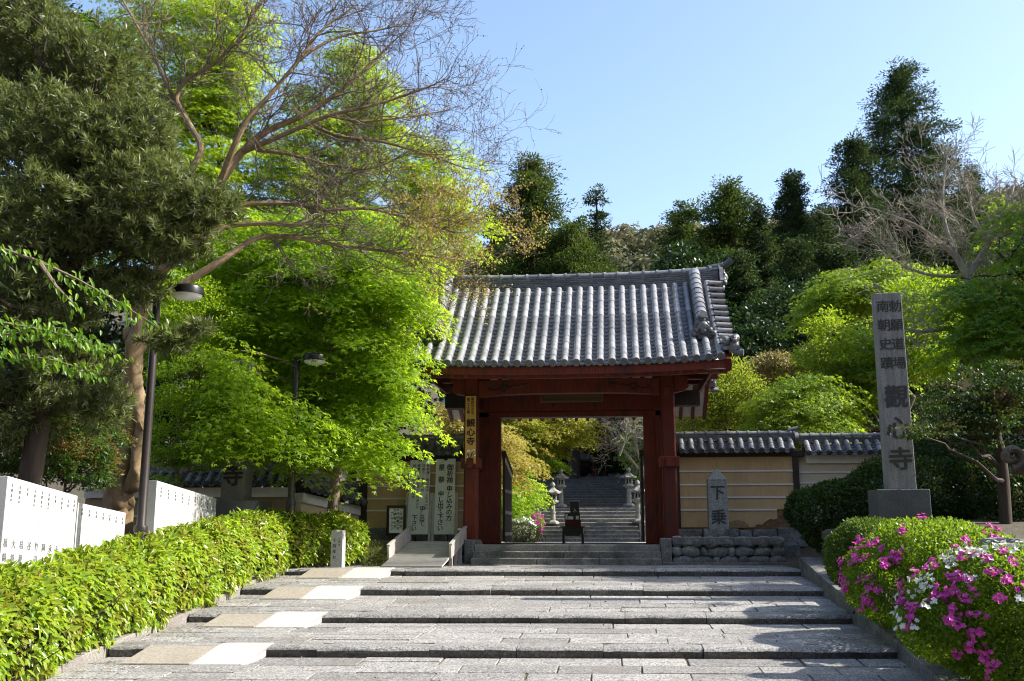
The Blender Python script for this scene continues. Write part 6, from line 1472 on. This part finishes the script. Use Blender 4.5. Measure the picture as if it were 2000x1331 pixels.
CD = [('tallest cedar on the skyline at the right with sky in its crown', 1755, 132, 75, 165, 1, L_CEDAR, dict(low=.28, roundy=1.1, rag=.55, dens=1.5)),
      ('cedar forming the left shoulder of the tallest cedar', 1665, 272, 71, 125, 2, L_CEDAR, dict(low=.25, roundy=1.1, rag=.5, dens=1.4)),
      ('narrow spired cedar left of the tallest pair', 1545, 340, 73, 75, 3, L_CEDAR, dict(low=.3, top=.2, roundy=1.2, dens=1.5)),
      ('broad round topped cedar right above the gate ridge end', 1420, 366, 62, 125, 4, L_CEDARY, dict(low=.25, roundy=1.45, top=.15, rag=.5, dens=1.7)),
      ('lower cedar at the left of the broad round topped one', 1335, 405, 66, 72, 5, L_CEDARY, dict(low=.3, roundy=1.6, top=.1, dens=1.5)),
      ('dark pointed cedar tucked beside the broad round topped one', 1482, 403, 60, 50, 6, leaf('deep cedar needles', (.012, .03, .01), (.025, .045, .014), (.03, .06, .012), .2, .7, .15), dict(low=.25, top=.1)),
      ('dark cedar between the narrow spire and the shoulder cedar', 1605, 410, 66, 95, 7, L_CEDAR, dict(low=.2)),
      ('dark cedar low beneath the tallest one', 1700, 400, 64, 110, 8, L_CEDAR, dict(low=.15)),
      ('small cedar on the skyline right of the tallest one', 1898, 330, 92, 40, 9, L_CEDAR, dict(low=.3, top=.4)),
      ('cedar spilling in at the right edge of the skyline', 2035, 210, 80, 45, 10, L_CEDAR, dict(low=.2)),
      ('thick cedar with dead twigs left of the gate ridge', 1040, 316, 58, 128, 11, L_CEDARY, dict(low=.2, roundy=1.25, top=.15, rag=.5, dens=1.8)),
      ('thin ragged cedar with side boughs above the gate ridge', 1165, 376, 61, 62, 12, L_CEDAR, dict(low=.05, rag=.62, dens=.9, roundy=.85)),
      ('light green cedar low behind the middle of the gate ridge', 1115, 440, 56, 90, 13, L_CEDARY, dict(low=.2, roundy=1.6, dens=1.4)),
      ('dark cedar between the bronze twigs and the thick cedar', 965, 400, 66, 60, 14, L_CEDAR, dict(low=.2)),
      ('dark cedar standing in the shaded wood above the reddish trees', 1560, 470, 57, 100, 15, L_CEDAR, dict(low=.1)),
      ('dark cedar in the shaded wood behind the pale bare tree', 1790, 390, 70, 110, 16, L_CEDAR, dict(low=.2)),
      ('dark cedar filling the shaded slope left of the pale bare tree', 1640, 480, 56, 105, 18, L_CEDAR, dict(low=.1)),
      ('dark cedar filling the shaded slope behind the pillar top', 1740, 490, 54, 110, 19, L_CEDAR, dict(low=.1)),
      ('dark cedar on the shaded slope at the far right', 1860, 470, 60, 110, 20, L_CEDAR, dict(low=.1)),
      ('dark cedar standing behind the gap right of the gate ridge', 1390, 470, 68, 90, 21, L_CEDAR, dict(low=.1)),
      ('dark cedar just beyond the right end of the gate roof', 1450, 490, 52, 80, 17, L_CEDAR, dict(low=.15))]
for lb_, px_, py_, Y_, hw_, sd_, mt_, kw_ in CD: cedar(lb_, px_, py_, Y_, hw_, sd_, mt_, **kw_)
g = np.random.default_rng(77); Ps, Ds, Ns = [], [], []
for i in range(1500):
    if i < 1100: x, y = g.uniform(-70, 110), g.uniform(105, 235)
    else: x, y = g.uniform(12, 60), g.uniform(76, 110)
    z = gz(x, y); r = g.uniform(2.2, 4.2); per = 300; s_ = sphere(per, g); s_[:, 2] = np.abs(s_[:, 2]); c = np.array([x, y, z+r*.5])
    lump = 1+.18*np.sin(s_[:, 0]*6+i)*np.sin(s_[:, 1]*5+s_[:, 2]*4)
    Ps.append(c+s_*(r*lump)[:, None]*np.array([1, 1, .95])*(.7+.3*g.random((per, 1))**.5)); Ds.append(np.cross(s_, g.normal(size=(per, 3)))+s_*.15); Ns.append(s_+g.normal(size=(per, 3))*.25)
P, D, Nn = map(np.concatenate, (Ps, Ds, Ns)); V, F = leaf_mesh(P, D, Nn, .8, .6, 'r', .15, .1)
struct(np_mesh('hill_woods', V, F, L_HILL), 'rounded olive and brown tree crowns covering the far hillside', 'stuff')
# fallen leaves and litter on the steps and kerb
g = np.random.default_rng(8); n = 1100; X_ = np.where(g.random(n) < .5, g.uniform(-7.4, -6.6, n), g.uniform(-7.4, 3.8, n)); Y_ = g.uniform(13, 24.5, n); Z_ = np.zeros(n)
for i in range(n):
    yy = Y_[i]-SH*(X_[i]-XC); k = max(j for j in range(len(LIPS)) if LIPS[j][0] <= yy); y0, z0 = LIPS[k]; y1, z1 = (LIPS[k+1][0], LIPS[k+1][1]-RISE) if k < 5 else (26, .055); Z_[i] = z0+(z1-z0)*(yy-y0)/(y1-y0)+.012
V, F = leaf_mesh(np.stack([X_, Y_, Z_], 1), np.stack([g.normal(size=n), g.normal(size=n), g.uniform(0, .3, n)], 1), np.tile([0, 0, 1.0], (n, 1))+g.normal(size=(n, 3))*.2, .05*g.uniform(.4, 1.3, n), .026, 'r')
struct(np_mesh('leaf_litter', V, F, plain('dry leaf litter', (.16, .10, .05), .9, var=.4)), 'dry brown leaf litter scattered on the steps', 'stuff')
